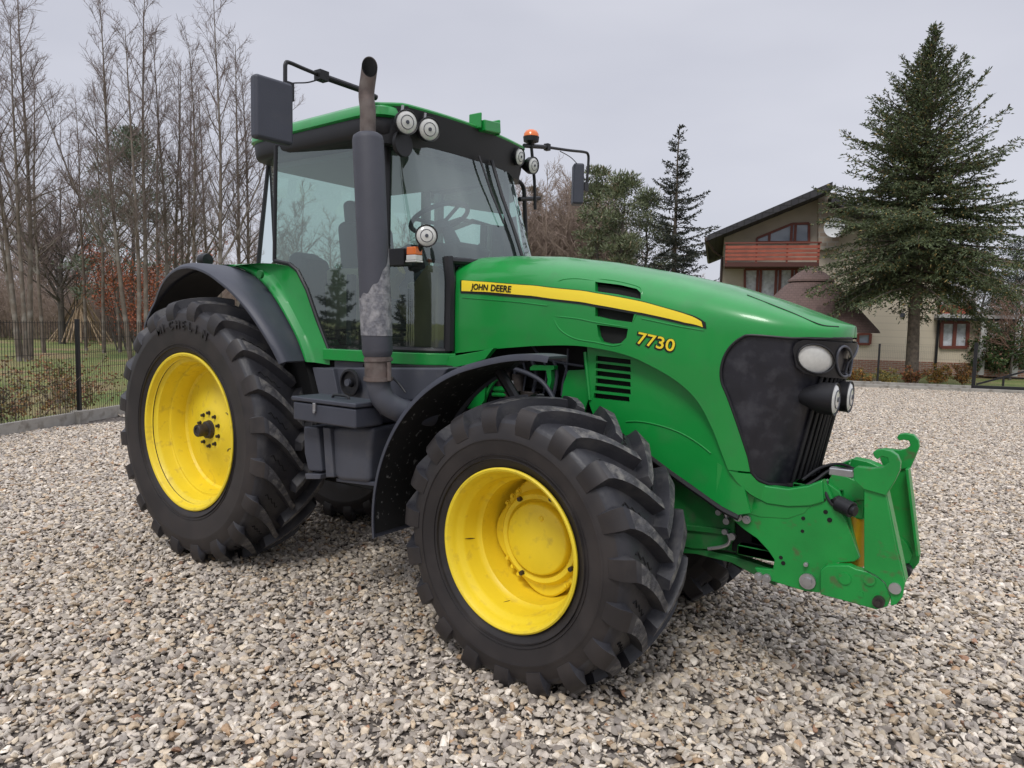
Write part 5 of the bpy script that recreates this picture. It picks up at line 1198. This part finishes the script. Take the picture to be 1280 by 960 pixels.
# pines: clumpy crowns
def pine(seed, H, z0, Rmax, tint, tw_=(.55, .4, .05), n_cl=60, r0=.16, blade=(.22, .045), per=170, flat=.55):
    g = np.random.default_rng(seed); tk = TW(); pts = np.array([[g.normal(0, .08), g.normal(0, .08), z] for z in np.linspace(-.2, H * .96, 10)]); tk.add(pts, r0, .03, 8); Pp, D = [], []
    for i in range(n_cl):
        t = g.random() ** .8; z = z0 + (H - z0) * t; rr = Rmax * math.sqrt(max(.03, 1 - (t * 1.02) ** 1.7)) * g.uniform(.25, 1.0); az = g.uniform(0, 2 * PI); c = np.array([rr * math.cos(az), rr * math.sin(az), z])
        tk.add([[0, 0, max(.5, z - rr * .5)], c * np.array([.55, .55, 1]) - np.array([0, 0, rr * .12]), c], .03, .01, 4)
        s_ = g.uniform(.45, .95) * (Rmax / 2.2) ** .5; q = g.normal(0, 1, (per, 3)); q /= np.linalg.norm(q, axis=1, keepdims=True); q *= g.uniform(.35, 1, (per, 1)); Q = c + q * s_ * np.array([1, 1, flat]); Pp.append(Q); D.append(q + np.array([0, 0, .5]) + g.normal(0, .4, (per, 3)))
    Pp, D = np.concatenate(Pp), np.concatenate(D); n = len(Pp); ci_ = g.choice(3, n, p=tw_); cl = np.array(tint)[ci_] * g.uniform(.7, 1.3, (n, 1)); cl = np.concatenate([cl, np.ones((n, 1))], 1)
    V, F, CC = blades(Pp, D, blade[0] * g.uniform(.6, 1.3, n), blade[1], cl, g, 2); return tk, arr_mesh('crown', V, F, LEAF, CC)
PT = ((.030, .05, .028), (.05, .07, .035), (.10, .08, .05))
tk, cm = pine(21, 11.8, 2.5, 3.4, ((.13, .17, .11), (.17, .20, .13), (.22, .19, .13)), n_cl=85, per=150, flat=.4)  # needle tints lightened, haze put into the colour
set_tree('pine_tree', tk.mesh('trunk', BARK_D), cm, C + ray(168, 430) * 41, 'grey-green pine behind the bare trees above the rear tyre', 'tree')
PG = 'green pines beyond the tractor hood'
for i, (px, dep, H, Rm, lab) in enumerate([(772, 44, 10.6, 2.3, 'bluish green pine next to the narrow dark spruce'), (740, 46, 11.3, 2.4, 'green pine behind the far side mirror, left of its neighbour pine'), (803, 47, 10.3, 2.3, 'yellow-green pine half hidden by the narrow dark spruce'), (715, 60, 13.0, 1.7, 'thin olive pine behind the brown wood right of the cab'), (664, 60, 13.4, 1.6, 'olive pine whose top shows beside the cab')]):
    tk, cm = pine(30 + i, H, 1.0, Rm, ((.15, .18, .10), (.20, .22, .12), (.28, .22, .14)) if i in (0, 1, 2) else ((.22, .18, .13), (.27, .21, .15), (.30, .22, .16)), n_cl=66, per=110, blade=(.28, .06), flat=.45)  # pale tints: the haze of distance is painted into the needles
    set_tree('pine_tree', tk.mesh('trunk', BARK_D), cm, C + ray(px, 430) * dep, lab, 'tree', PG)
for i, (px, dep, H, lab) in enumerate([(1262, 62, 9.5, 'dark evergreen behind the annex, left of its companion at the picture edge'), (1300, 58, 10.5, 'dark evergreen at the right edge behind the spruce'), (1225, 70, 8.5, 'dim evergreen between the spruce and the annex roof')]):
    tk, cm = pine(60 + i, H, .6, 3.2, ((.03, .042, .035), (.045, .055, .045), (.07, .07, .06)), n_cl=60, per=120)
    set_tree('pine_tree', tk.mesh('trunk', BARK_D), cm, C + ray(px, 430) * dep, lab, 'tree', 'evergreens behind the annex')
def leafy(seed, n_stem, H, Rr, tint, tw_, per=26, blade=(.06, .035), r0=.012, wood=TWIG_B, z_lo=.15):
    g = np.random.default_rng(seed); tk = TW(); Pp, D = [], []
    for s_ in range(n_stem):
        a = g.uniform(0, 2 * PI); r_ = Rr * .35 * g.random(); st, _ = curve([r_ * math.cos(a), r_ * math.sin(a), -.05], rdir(g, a, g.uniform(.7, 1.45)), H * g.uniform(.6, 1.05), .13, .03, g, 5); tk.add(st, r0, r0 * .4, 4); st = np.array(st)
        for q in range(7):
            k = g.integers(1, 5); f = g.random(); pp = st[k] * (1 - f) + st[k + 1] * f; d2 = rdir(g, g.uniform(0, 2 * PI), g.uniform(0, 1.0)); L2 = H * g.uniform(.12, .3); tk.add([pp, pp + d2 * L2 * .5, pp + d2 * L2 + [0, 0, L2 * .1]], r0 * .5, r0 * .25, 3)
            c = per; us = g.random((c, 1)); Pp.append(pp + d2 * L2 * us + g.normal(0, .03 * H, (c, 3))); D.append(g.normal(0, 1, (c, 3)))
    Pp, D = np.concatenate(Pp), np.concatenate(D); ok = Pp[:, 2] > z_lo * H * .3; Pp, D = Pp[ok], D[ok]; n = len(Pp); ci_ = g.choice(len(tint), n, p=tw_); cl = np.array(tint)[ci_] * g.uniform(.7, 1.3, (n, 1)); cl = np.concatenate([cl, np.ones((n, 1))], 1)
    V, F, CC = blades(Pp, D, blade[0], blade[1], cl, g, 1); return tk.mesh('stem', wood), arr_mesh('foliage', V, F, LEAF, CC)
def set_shrub(kind, sm, fm, loc, label, cat, group=None, s_=1):
    e = empty(kind, (loc[0], loc[1], 0), random.uniform(0, 6)); e.scale = (s_, s_, s_); a = bpy.data.objects.new('stem', sm); b = bpy.data.objects.new('foliage', fm)
    for o in (a, b): col.objects.link(o); o.parent = e
    return tag(e, label, cat, group)
# rust-red young beech behind the fence
sm, fm = leafy(70, 16, 6.3, 3.0, ((.36, .10, .045), (.45, .15, .06), (.24, .08, .05)), (.5, .3, .2), per=60, blade=(.11, .08), r0=.04, wood=BARK_D)
set_shrub('beech_tree', sm, fm, C + ray(172, 430) * 36, 'young tree with rust-red withered leaves behind the bare trunks', 'tree')
# shrubs on the lawn right behind the left fence
SG = 'withered shrubs along the inside of the left fence'
nfl = Vector((-dl.y, dl.x))
for i, (px, py, s_, lab) in enumerate([(8, 541, 1.0, 'yellowing shrub at the left picture edge behind the fence'), (45, 535, .72, 'low dark shrub between the yellowing one and the reddish one'), (72, 533, 1.12, 'reddish brown shrub left of the black fence post'), (140, 520, 1.1, 'rusty brown shrub between the black fence post and the rear tyre'), (120, 512, .6, 'low withered shrub right behind the black fence post')]):
    tn = [((.22, .19, .04), (.26, .17, .05), (.12, .16, .04)), ((.04, .04, .02), (.07, .055, .02), (.09, .05, .03)), ((.26, .13, .06), (.30, .19, .06), (.15, .12, .05)), ((.28, .14, .06), (.22, .17, .05), (.12, .13, .04)), ((.09, .05, .02), (.06, .04, .02), (.05, .06, .02))][i]
    sm, fm = leafy(80 + i, 22, 1.05, .8, tn, (.45, .35, .2), per=8, blade=(.05, .032), r0=.005)
    q = bp(px, py, 'z', 0); set_shrub('shrub', sm, fm, (q[0] + nfl.x * .75, q[1] + nfl.y * .75), lab, 'shrub', SG, s_ * 1.05)
SG2 = 'small autumn shrubs along the fence in front of the house'
for i, (px, lab) in enumerate([(1074, 'small orange shrub closest to the tractor nose'), (1107, 'small yellow shrub right of the first fence post'), (1138, 'small dark red shrub at the foot of the spruce'), (1171, 'small orange-yellow shrub below the annex wall, midway between trunk and gate'), (1207, 'small rusty shrub next to the gate')]):
    tn = [((.30, .12, .02), (.25, .17, .03), (.1, .09, .02)), ((.28, .2, .04), (.2, .17, .04), (.1, .12, .03)), ((.20, .05, .02), (.25, .12, .03), (.08, .07, .02)), ((.3, .18, .03), (.24, .10, .02), (.12, .12, .03)), ((.24, .09, .02), (.28, .15, .03), (.1, .09, .03))][i]
    sm, fm = leafy(120 + i, 14, .7, .4, tn, (.4, .35, .25), per=14, blade=(.055, .045), r0=.005)
    q = bp(px, 481, 'z', 0); set_shrub('shrub', sm, fm, q + np.array([-.1, .45, 0]), lab, 'shrub', SG2, [.95, .9, 1.0, 1.1, 1.05][i])
for i, (px, dep, H, lab) in enumerate([(1250, 30, 2.4, 'leafy green bush beside the annex behind the gate'), (1292, 31, 1.5, 'pale green bush at the right edge behind the gate'), (1282, 36, 3.4, 'tall dark bush at the right edge beyond the annex')]):
    tn = [((.03, .06, .015), (.06, .09, .02), (.2, .1, .06)), ((.09, .13, .03), (.14, .16, .05), (.05, .07, .02)), ((.02, .035, .015), (.04, .05, .02), (.06, .06, .03))][i]
    sm, fm = leafy(140 + i, 26, H, 1.3, tn, (.5, .4, .1), per=40, blade=(.11, .07), r0=.012)
    set_shrub('bush', sm, fm, C + ray(px, 430) * dep, lab, 'bush', None)
# weeping bare tree with pale pinkish twigs by the annex
tk, tw = bare_tree(601, 3.6, .05, first=.3, nb=30, spread=.5, el=(.0, .7), twigs=8, sub=3, tr=.007); set_tree('bare_tree', tk.mesh('trunk', BARK_D), tw.mesh('crown', mat('pinkish_twigs', (.25, .15, .11), .9)), C + ray(1266, 430) * 29, 'small bare tree with pinkish twigs right of the annex', 'tree')
# ---- pyramid of cut sticks
e = empty('stick_pyramid'); pp = C + ray(100, 430) * 44; e.location = (pp[0], pp[1], 0); tag(e, 'pyramid of cut branches leaned together on the grass', 'stick pile')
g = np.random.default_rng(4)
for i in range(34):
    a = g.uniform(0, 2 * PI); r_ = g.uniform(1.2, 2.0); mb = MB(); top = Vector((g.normal(0, .12), g.normal(0, .12), g.uniform(2.6, 3.3))); bt = Vector((r_ * math.cos(a), r_ * math.sin(a), 0)); mid = (top + bt) / 2 + Vector((g.normal(0, .06), g.normal(0, .06), g.normal(0, .06)))
    mb.tube([bt, mid, top, top + (top - bt) * .1], [.045, .035, .025, .015], 5); mb.build('stick', bpy.data.materials.get('cut_wood') or mat('cut_wood', (.33, .24, .15), .9, var=.2), e)
# ================================================================== FENCES
BLACKMETAL = mat('black_metal', (.008, .008, .009), .5)
CONC = mat('concrete', (.36, .34, .30), .9, var=.15, vscale=3, dirt=(.2, .18, .15), dscale=6, bump=.3, bscale=60)
def fence(a, d, n, step, H, posts, label, cap, wr, wsp, group, off=0.0):
    e = empty('mesh_fence', (a.x, a.y, 0), math.atan2(d.y, d.x)); tag(e, label, 'fence')
    for i in range(n):
        x0 = i * step + off; mb = MB(); k = int(step / wsp)
        for j in range(k): mb.tube([(x0 + (j + .5) * wsp, 0, .12), (x0 + (j + .5) * wsp, 0, H - .03)], wr, 4, caps=False)
        for z in np.linspace(.15, H - .06, 7): mb.tube([(x0, .004, z), (x0 + step, .004, z)], wr * 1.15, 4, caps=False)
        mb.build('mesh_panel', BLACKMETAL, e, smooth=0)
        if posts:
            mb = MB(); mb.box((x0, -.02, H / 2 - .03), (.055, .055, H + .06)); po = mb.build('post', BLACKMETAL, e, bevel=.004)
            mb = MB(); mb.box((x0, -.02, .06), (.22, .16, .26)); mb.build('post_foot', CONC, e, bevel=.01)
    mb = MB(); mb.box((n * step / 2 + off, 0, .07), (n * step, .06, .20)); mb.build('kerb_board', CONC, e, bevel=.008)
    return e
q = bp(112, 528, 'z', 0); tpost = (Vector((q[0], q[1])) - LA).dot(dl); zt_post = 1.62
A0 = LA + dl * (tpost - 2.5 * 4); fence(A0, dl, 10, 2.5, 1.66, True, 'black wire mesh fence on a concrete edge board at the left of the yard', True, .0036, .05, None)
q1 = bp(1096, 484, 'z', 0); q2 = bp(1216, 489, 'z', 0); qa, qb = Vector(q1[:2]), Vector(q2[:2]); st = (qb - qa).length; dd = (qb - qa).normalized()
e = fence(qa - dd * st * 6, dd, 7, st, 1.36, True, 'low black mesh fence between the gravel and the house', True, .0011, .05, None)
# last post and sliding gate
mb = MB(); mb.box((0, 0, .72), (.10, .10, 1.5)); po = mb.build('gate_post', BLACKMETAL, bevel=.005); po.location = (qb.x, qb.y, 0); tag(po, 'black square post where the mesh fence meets the gate', 'post')
e = empty('sliding_gate', (qb.x, qb.y, 0), math.atan2(dd.y, dd.x)); tag(e, 'black metal sliding gate with a slanting brace', 'gate')
mb = MB(); mb.box((2.4, -.1, .13), (4.9, .09, .12)); mb.build('bottom_beam', BLACKMETAL, e, bevel=.006)
mb = MB(); mb.tube([(.05, -.1, .22), (2.2, -.1, .98), (4.4, -.1, 1.72)], .035, 4); mb.build('brace', BLACKMETAL, e)
for x in (.75, 1.45, 2.2): mb = MB(); mb.box((x, -.1, .2 + x * .17), (.05, .05, x * .34)); mb.build('upright', BLACKMETAL, e, bevel=.004)
mb = MB(); mb.box((1.5, -.1, .46), (1.5, .03, .03)); mb.build('rail', BLACKMETAL, e)
mb = MB(); m_ = (qa - dd * 20); mb.box((0, 0, .03), (44, .10, .14)); ke = mb.build('kerb', CONC, bevel=.01); ke.location = (qa.x, qa.y - .0, 0); ke.rotation_euler = (0, 0, math.atan2(dd.y, dd.x)); ke.location = (qa.x + .07 * dd.y * 3, qa.y - .07 * dd.x * 3, 0); tag(ke, kind='structure')

# ================================================================== HOUSE
_h = ray(893, 430); HF = Vector((_h[0], _h[1], 0)).normalized(); HR = Vector((HF.y, -HF.x, 0)); D0 = 36.0
O = Vector(C) + HF * D0; O.z = 0
def hit(px, py, s=0.0):
    d = Vector(ray(px, py)); t = ((O + HF * s) - Vector(C)).dot(HF) / d.dot(HF); P_ = Vector(C) + d * t; return (P_ - O).dot(HR), P_.z
def hits(pts, s=0.0): return [hit(a, b, s) for a, b in pts]
house = empty('house', O, math.atan2(HR.y, HR.x)); tag(house, 'three-storey beige house with a dark gable roof and red balcony', 'house')
STUC = mat('stucco_grey', (.46, .41, .33), .9, var=.1, vscale=1.2, bump=.2, bscale=60); CREAM = mat('stucco_cream', (.62, .54, .42), .9, var=.05, vscale=1.2, bump=.15, bscale=60)
def courses(name, c1, c2, sx, sy, bump=.3, mort=(.3, .28, .25), ms=.02, sc1=1):
    m = bpy.data.materials.new(name); m.use_nodes = True; t = m.node_tree; n = t.nodes; l = t.links; b = n['Principled BSDF']; b.inputs['Roughness'].default_value = .85
    tcn = n.new('ShaderNodeTexCoord'); mp_ = n.new('ShaderNodeMapping'); mp_.inputs['Rotation'].default_value = (PI / 2, 0, 0); br = n.new('ShaderNodeTexBrick'); br.inputs['Scale'].default_value = sc1; br.inputs['Brick Width'].default_value = sx; br.inputs['Row Height'].default_value = sy; br.inputs['Mortar Size'].default_value = ms
    br.inputs['Color1'].default_value = (*c1, 1); br.inputs['Color2'].default_value = (*c2, 1); br.inputs['Mortar'].default_value = (*mort, 1); l.new(tcn.outputs['Object'], mp_.inputs[0]); l.new(mp_.outputs[0], br.inputs['Vector']); l.new(br.outputs[0], b.inputs['Base Color'])
    bu = n.new('ShaderNodeBump'); bu.inputs['Strength'].default_value = bump; bu.invert = True; l.new(br.outputs['Fac'], bu.inputs['Height']); l.new(bu.outputs[0], b.inputs['Normal']); return m
BRICKW = courses('brick_plinth', (.30, .13, .08), (.38, .2, .13), .25, .08, mort=(.4, .36, .3), ms=.012)
CREAMW = courses('cream_siding', (.72, .63, .49), (.70, .61, .47), 4, .3, mort=(.60, .52, .40), ms=.012, bump=.25)
STONEW = courses('stone_facing', (.46, .38, .30), (.30, .24, .19), .35, .22, mort=(.4, .37, .32), ms=.03)
TILES = courses('roof_tiles', (.035, .035, .04), (.05, .048, .052), .3, .3, mort=(.02, .02, .02)); SHING = courses('brown_shingle', (.115, .074, .062), (.14, .09, .075), .14, .09, mort=(.08, .052, .044), ms=.008, bump=.2)
REDW = mat('red_brown_wood', (.34, .085, .05), .6, var=.2, vscale=3); FRAMEW = mat('window_frame', (.17, .045, .028), .5); PANE = mat('window_pane', (.22, .26, .32), .08, spec=.8); CURT = mat('net_curtain', (.55, .58, .62), .7, var=.3, vscale=6)
WHITEC = mat('white_column', (.6, .6, .58), .7)
def hprism(poly, s0, s1, name, m, parent=house, bev=0, sm=0): mb = MB(); mb.prism(poly, s0, s1); return mb.build(name, m, parent, smooth=sm, bevel=bev)
# main wall: gable outline
wl, z_e = hit(905, 302); ap = hit(1040, 238); zb = -.1; wr_ = 2 * ap[0] - wl
# roof slabs
s_f = -1.5
rl_, rt_ = hit(884, 294, s_f), hit(1041, 227, s_f); th_ = .34
lx, lz = rl_; tx_, tz_ = rt_; rx2 = 2 * tx_ - lx
slp = (tz_ - lz) / (tx_ - lx); zu = lambda x: lz - th_ * .8 + slp * (x - lx) + .04
hprism([(wl, zb), (wr_, zb), (wr_, zu(wl) - .55), (tx_ + .01, zu(tx_) - .55), (tx_, zu(tx_)), (wl, zu(wl))], 0, 10, 'wall', STUC)
for sgn, (ex) in ((-1, lx), (1, rx2)): hprism([(ex, lz), (tx_, tz_), (tx_, tz_ - th_), (ex, lz - th_ * .75)] if sgn < 0 else [(ex, lz - .55), (ex, lz - .55 - th_ * .75), (tx_ + .003, tz_ - .55 - th_), (tx_ + .003, tz_ - .55)], s_f, 11, 'roof', TILES)
g1 = hit(886, 300, s_f); mb = MB(); mb.tube([(lx - .03, s_f, lz - .16), (lx - .03, 11, lz - .16)], .09, 8); mb.tube([(lx, s_f + .1, lz - .25), (lx + .3, -.8, lz - .65), (wl - .06, -.08, z_e - .75), (wl - .06, -.08, 0)], .06, 8); mb.build('gutter', mat('gutter_brown', (.06, .04, .035), .5), house)
# balcony
bl = hit(906, 329, -1.3); br_ = hit(1024, 328, -1.3); mb = MB(); mb.box(((bl[0] + br_[0]) / 2, -.65, bl[1] - .05), (br_[0] - bl[0], 1.3, .2)); bal = mb.build('balcony', mat('balcony_slab', (.09, .035, .028), .8), house)
zt2 = hit(906, 304, -1.3)[1]; hgt = zt2 - bl[1]
for k in range(4): mb = MB(); mb.box(((bl[0] + br_[0]) / 2, -1.32, bl[1] + .12 + (hgt - .2) * (k + .4) / 4), (br_[0] - bl[0], .03, (hgt - .1) / 4 * .66)); mb.build('board', REDW, bal)
mb = MB(); mb.box(((bl[0] + br_[0]) / 2, -1.3, zt2), (br_[0] - bl[0] + .1, .12, .07)); mb.build('hand_rail', FRAMEW, bal)
for k in range(4): x = bl[0] + .05 + (br_[0] - bl[0] - .1) * k / 3; mb = MB(); mb.box((x, -1.27, (bl[1] + zt2) / 2), (.08, .08, hgt)); mb.build('baluster', FRAMEW, bal)
def window(outer, divs, name='window', s=0.0, pane=PANE, fr=.10, parent=house, curtain=None):
    o_ = hits(outer, s) if isinstance(outer[0][0], (int, float)) and outer[0][0] > 50 else outer
    n = len(o_); cx = sum(p_[0] for p_ in o_) / n; cz = sum(p_[1] for p_ in o_) / n
    mb = MB()
    for i in range(n):
        a, b = Vector((o_[i][0], s - .05, o_[i][1])), Vector((o_[(i + 1) % n][0], s - .05, o_[(i + 1) % n][1])); mb.tube([a, b], fr * .75, 4)
    xs = [p_[0] for p_ in o_]; 
    for u in divs:
        x = min(xs) + (max(xs) - min(xs)) * u; zz = sorted(z for z in [o_[i][1] + (o_[(i + 1) % n][1] - o_[i][1]) * (x - o_[i][0]) / ((o_[(i + 1) % n][0] - o_[i][0]) or 1e-9) for i in range(n) if (o_[i][0] - x) * (o_[(i + 1) % n][0] - x) <= 0 and abs(o_[i][0] - o_[(i + 1) % n][0]) > 1e-6])
        if len(zz) >= 2: mb.tube([(x, s - .05, zz[0]), (x, s - .05, zz[-1])], fr * .8, 4)
    w_ = mb.build(name, FRAMEW, parent, smooth=0); mb = MB(); mb.add([(x, s - .03, z) for x, z in o_], [tuple(range(n))]); mb.build('pane', curtain or pane, w_, smooth=0); return w_
window([(946, 303), (946, 298), (990, 280), (1011, 279.5), (1011, 303)], [.24, .66, .73])
window([(931, 337), (1012, 336), (1012, 372), (931, 373)], [.2, .25, .48, .54, .72, .78], curtain=CURT)
window([(931, 405), (975, 405), (975, 435), (931, 435)], [.5])
sb = hits([(1023, 243), (1046, 240), (1049, 312), (1023, 312)], -.3); hprism(sb, -.3, .0, 'stone_facing', STONEW)
mb = MB(); q = hit(1042, 285, -.8); n = 28
for j in range(5):
    pass
vs = []; 
for j, rr in enumerate((.0, .12, .25, .36, .43)):
    for k in range(n): a = 2 * PI * k / n; vs.append((q[0] + rr * math.cos(a), -.9 - rr * rr * .5, q[1] + rr * math.sin(a)))
mb.add(vs, [(j * n + k, j * n + (k + 1) % n, (j + 1) * n + (k + 1) % n, (j + 1) * n + k) for j in range(4) for k in range(n)]); mb.tube([(q[0], -.9, q[1]), (q[0], -.3, q[1] - .3)], .03, 8); mb.build('satellite_dish', mat('dish_white', (.7, .72, .72), .5), house)
# cream annex
sA = -1.2; aw = hits([(1060, 463), (1234, 463), (1234, 397), (1060, 360)], sA)
annex = hprism([(aw[0][0], -.1), (aw[1][0], -.1), (aw[1][0], aw[2][1]), (hit(1176, 397, sA)[0], aw[2][1]), (hit(1176, 345, sA)[0], hit(1176, 345, sA)[1]), (aw[0][0], hit(1060, 345, sA)[1])], sA, 6, 'annex_wall', CREAMW)
pz = hit(1150, 452, sA)[1]; hprism([(aw[0][0] - .05, -.1), (aw[1][0] + .04, -.1), (aw[1][0] + .04, pz), (aw[0][0] - .05, pz)], sA - .06, 0, 'plinth', BRICKW)
sl_ = hits([(1172, 393), (1275, 393), (1275, 398), (1172, 397)], sA - .5); hprism([(sl_[0][0], sl_[0][1]), (sl_[1][0], sl_[0][1]), (sl_[1][0], sl_[0][1] - .14), (sl_[0][0], sl_[0][1] - .14)], sA - .6, 3, 'terrace_roof', mat('terrace_slab', (.42, .41, .40), .7)); 
hprism([(sl_[0][0], sl_[0][1] - .142), (sl_[1][0] - .1, sl_[0][1] - .142), (sl_[1][0] - .1, sl_[0][1] - .24), (sl_[0][0], sl_[0][1] - .24)], sA - .55, 2.9, 'soffit', BLACKMETAL)
for px in (1228, 1270):
    x, _ = hit(px, 430, sA - .4); mb = MB(); mb.box((x, sA - .4, sl_[0][1] / 2 - .12), (.22, .22, sl_[0][1] - .24)); mb.build('column', WHITEC, house, bevel=.01)
tr_ = hits([(1175, 381), (1216, 382), (1216, 392), (1175, 392)], sA - .3); hprism(tr_, sA - .32, sA - .28, 'terrace_rail', REDW)
window([(1177, 403), (1209.5, 403), (1208, 434), (1175.5, 434)], [.5], s=sA, fr=.12, curtain=CURT)
window([(1072, 418), (1088, 417), (1087, 430), (1072, 430)], [], s=sA, fr=.1)
x, z = hit(1128, 394, sA); mb = MB(); mb.box((x, sA - .03, z), (.18, .06, .18)); mb.build('air_vent', GREYPNT, house)
xa, _ = hit(1168, 462, sA); mb = MB(); mb.tube([(xa, sA - .1, 0), (xa, sA - .1, hit(1172, 380, sA)[1] + .6)], .055, 8); mb.build('downpipe', BLACKMETAL, house)
# terrace step beside the annex
mb = MB(); x0, _ = hit(1228, 460, sA); mb.box((x0 + 1.2, sA + .3, .1), (2.6, 1.6, .3)); mb.build('step', BRICKW, house)
# shingled shelter roof in front of the house
gz = empty('shelter'); DS = 29.5; OS = Vector(C) + HF * DS; OS.z = 0
def hs(px, py, s=0.0):
    d = Vector(ray(px, py)); t = ((OS + HF * s) - Vector(C)).dot(HF) / d.dot(HF); P_ = Vector(C) + d * t; return (P_ - OS).dot(HR), P_.z
gz.location = OS; gz.rotation_euler = (0, 0, math.atan2(HR.y, HR.x)); tag(gz, 'round garden shelter with a brown shingled roof in front of the house', 'shelter')
er = hs(1099, 416.5); tp = hs(1014, 347); cx = tp[0]; Rr = er[0] - cx; n = 24; mb = MB(); vs = []
lv = [(1.0, er[1]), (.98, er[1] + .10), (.72, er[1] + (tp[1] - er[1]) * .40), (.42, er[1] + (tp[1] - er[1]) * .80), (.25, er[1] + (tp[1] - er[1]) * .97), (.12, tp[1] + .05)]
for f, z in lv:
    for k in range(n): a = 2 * PI * k / n; vs.append((cx + f * Rr * math.cos(a), f * Rr * math.sin(a), z))
mb.add(vs, [(j * n + k, j * n + (k + 1) % n, (j + 1) * n + (k + 1) % n, (j + 1) * n + k) for j in range(5) for k in range(n)] + [tuple(range(n))]); mb.build('roof', SHING, gz, smooth=30)
mb = MB(); vs = []; zc = hs(1014, 352)[1]
for f, z in ((.34, zc - .02), (.33, zc + .05), (.2, zc + .32), (.03, zc + .55)):
    for k in range(n): a = 2 * PI * k / n; vs.append((cx + f * Rr * math.cos(a), f * Rr * math.sin(a), z))
mb.add(vs, [(j * n + k, j * n + (k + 1) % n, (j + 1) * n + (k + 1) % n, (j + 1) * n + k) for j in range(3) for k in range(n)] + [tuple(range(n))]); mb.build('roof_cap', SHING, gz, smooth=30)
for k in (2, 3, 4, 5): a = 2 * PI * k / 8 + .2; mb = MB(); mb.tube([(cx + .88 * Rr * math.cos(a), .88 * Rr * math.sin(a), 0), (cx + .88 * Rr * math.cos(a), .88 * Rr * math.sin(a), er[1] + .1)], .08, 8); mb.build('post', mat('post_wood', (.12, .06, .04), .8) if k == 2 else bpy.data.materials['post_wood'], gz)

# row of low conifers across the yard behind the camera, seen mirrored in the cab glass
hm = []
for i in range(2):
    tk, cm = (lambda q: (q[0], q[1]))(conifer(900 + i, 5.0, [(.2, 1.5), (1.5, 1.4), (3, .9), (4.4, .35), (5, .08)], .3, whorl=.3, per=8, tint=((.03, .05, .025), (.05, .07, .03), (.07, .06, .03)), blade=(.2, .08), sp=.09, gap=.1)); hm.append((tk.mesh('trunk', BARK_D), cm))
for i in range(12):
    t = i / 11; x, y = -17 + 30 * t + random.uniform(-.8, .8), -20 - 6 * math.sin(PI * t) + random.uniform(-1, 1)
    set_tree('conifer', hm[i % 2][0], hm[i % 2][1], (x, y), 'low dark conifer in the row mirrored in the cab windows', 'tree', 'conifers mirrored in the cab windows', random.uniform(0, 6), random.uniform(.5, .8))
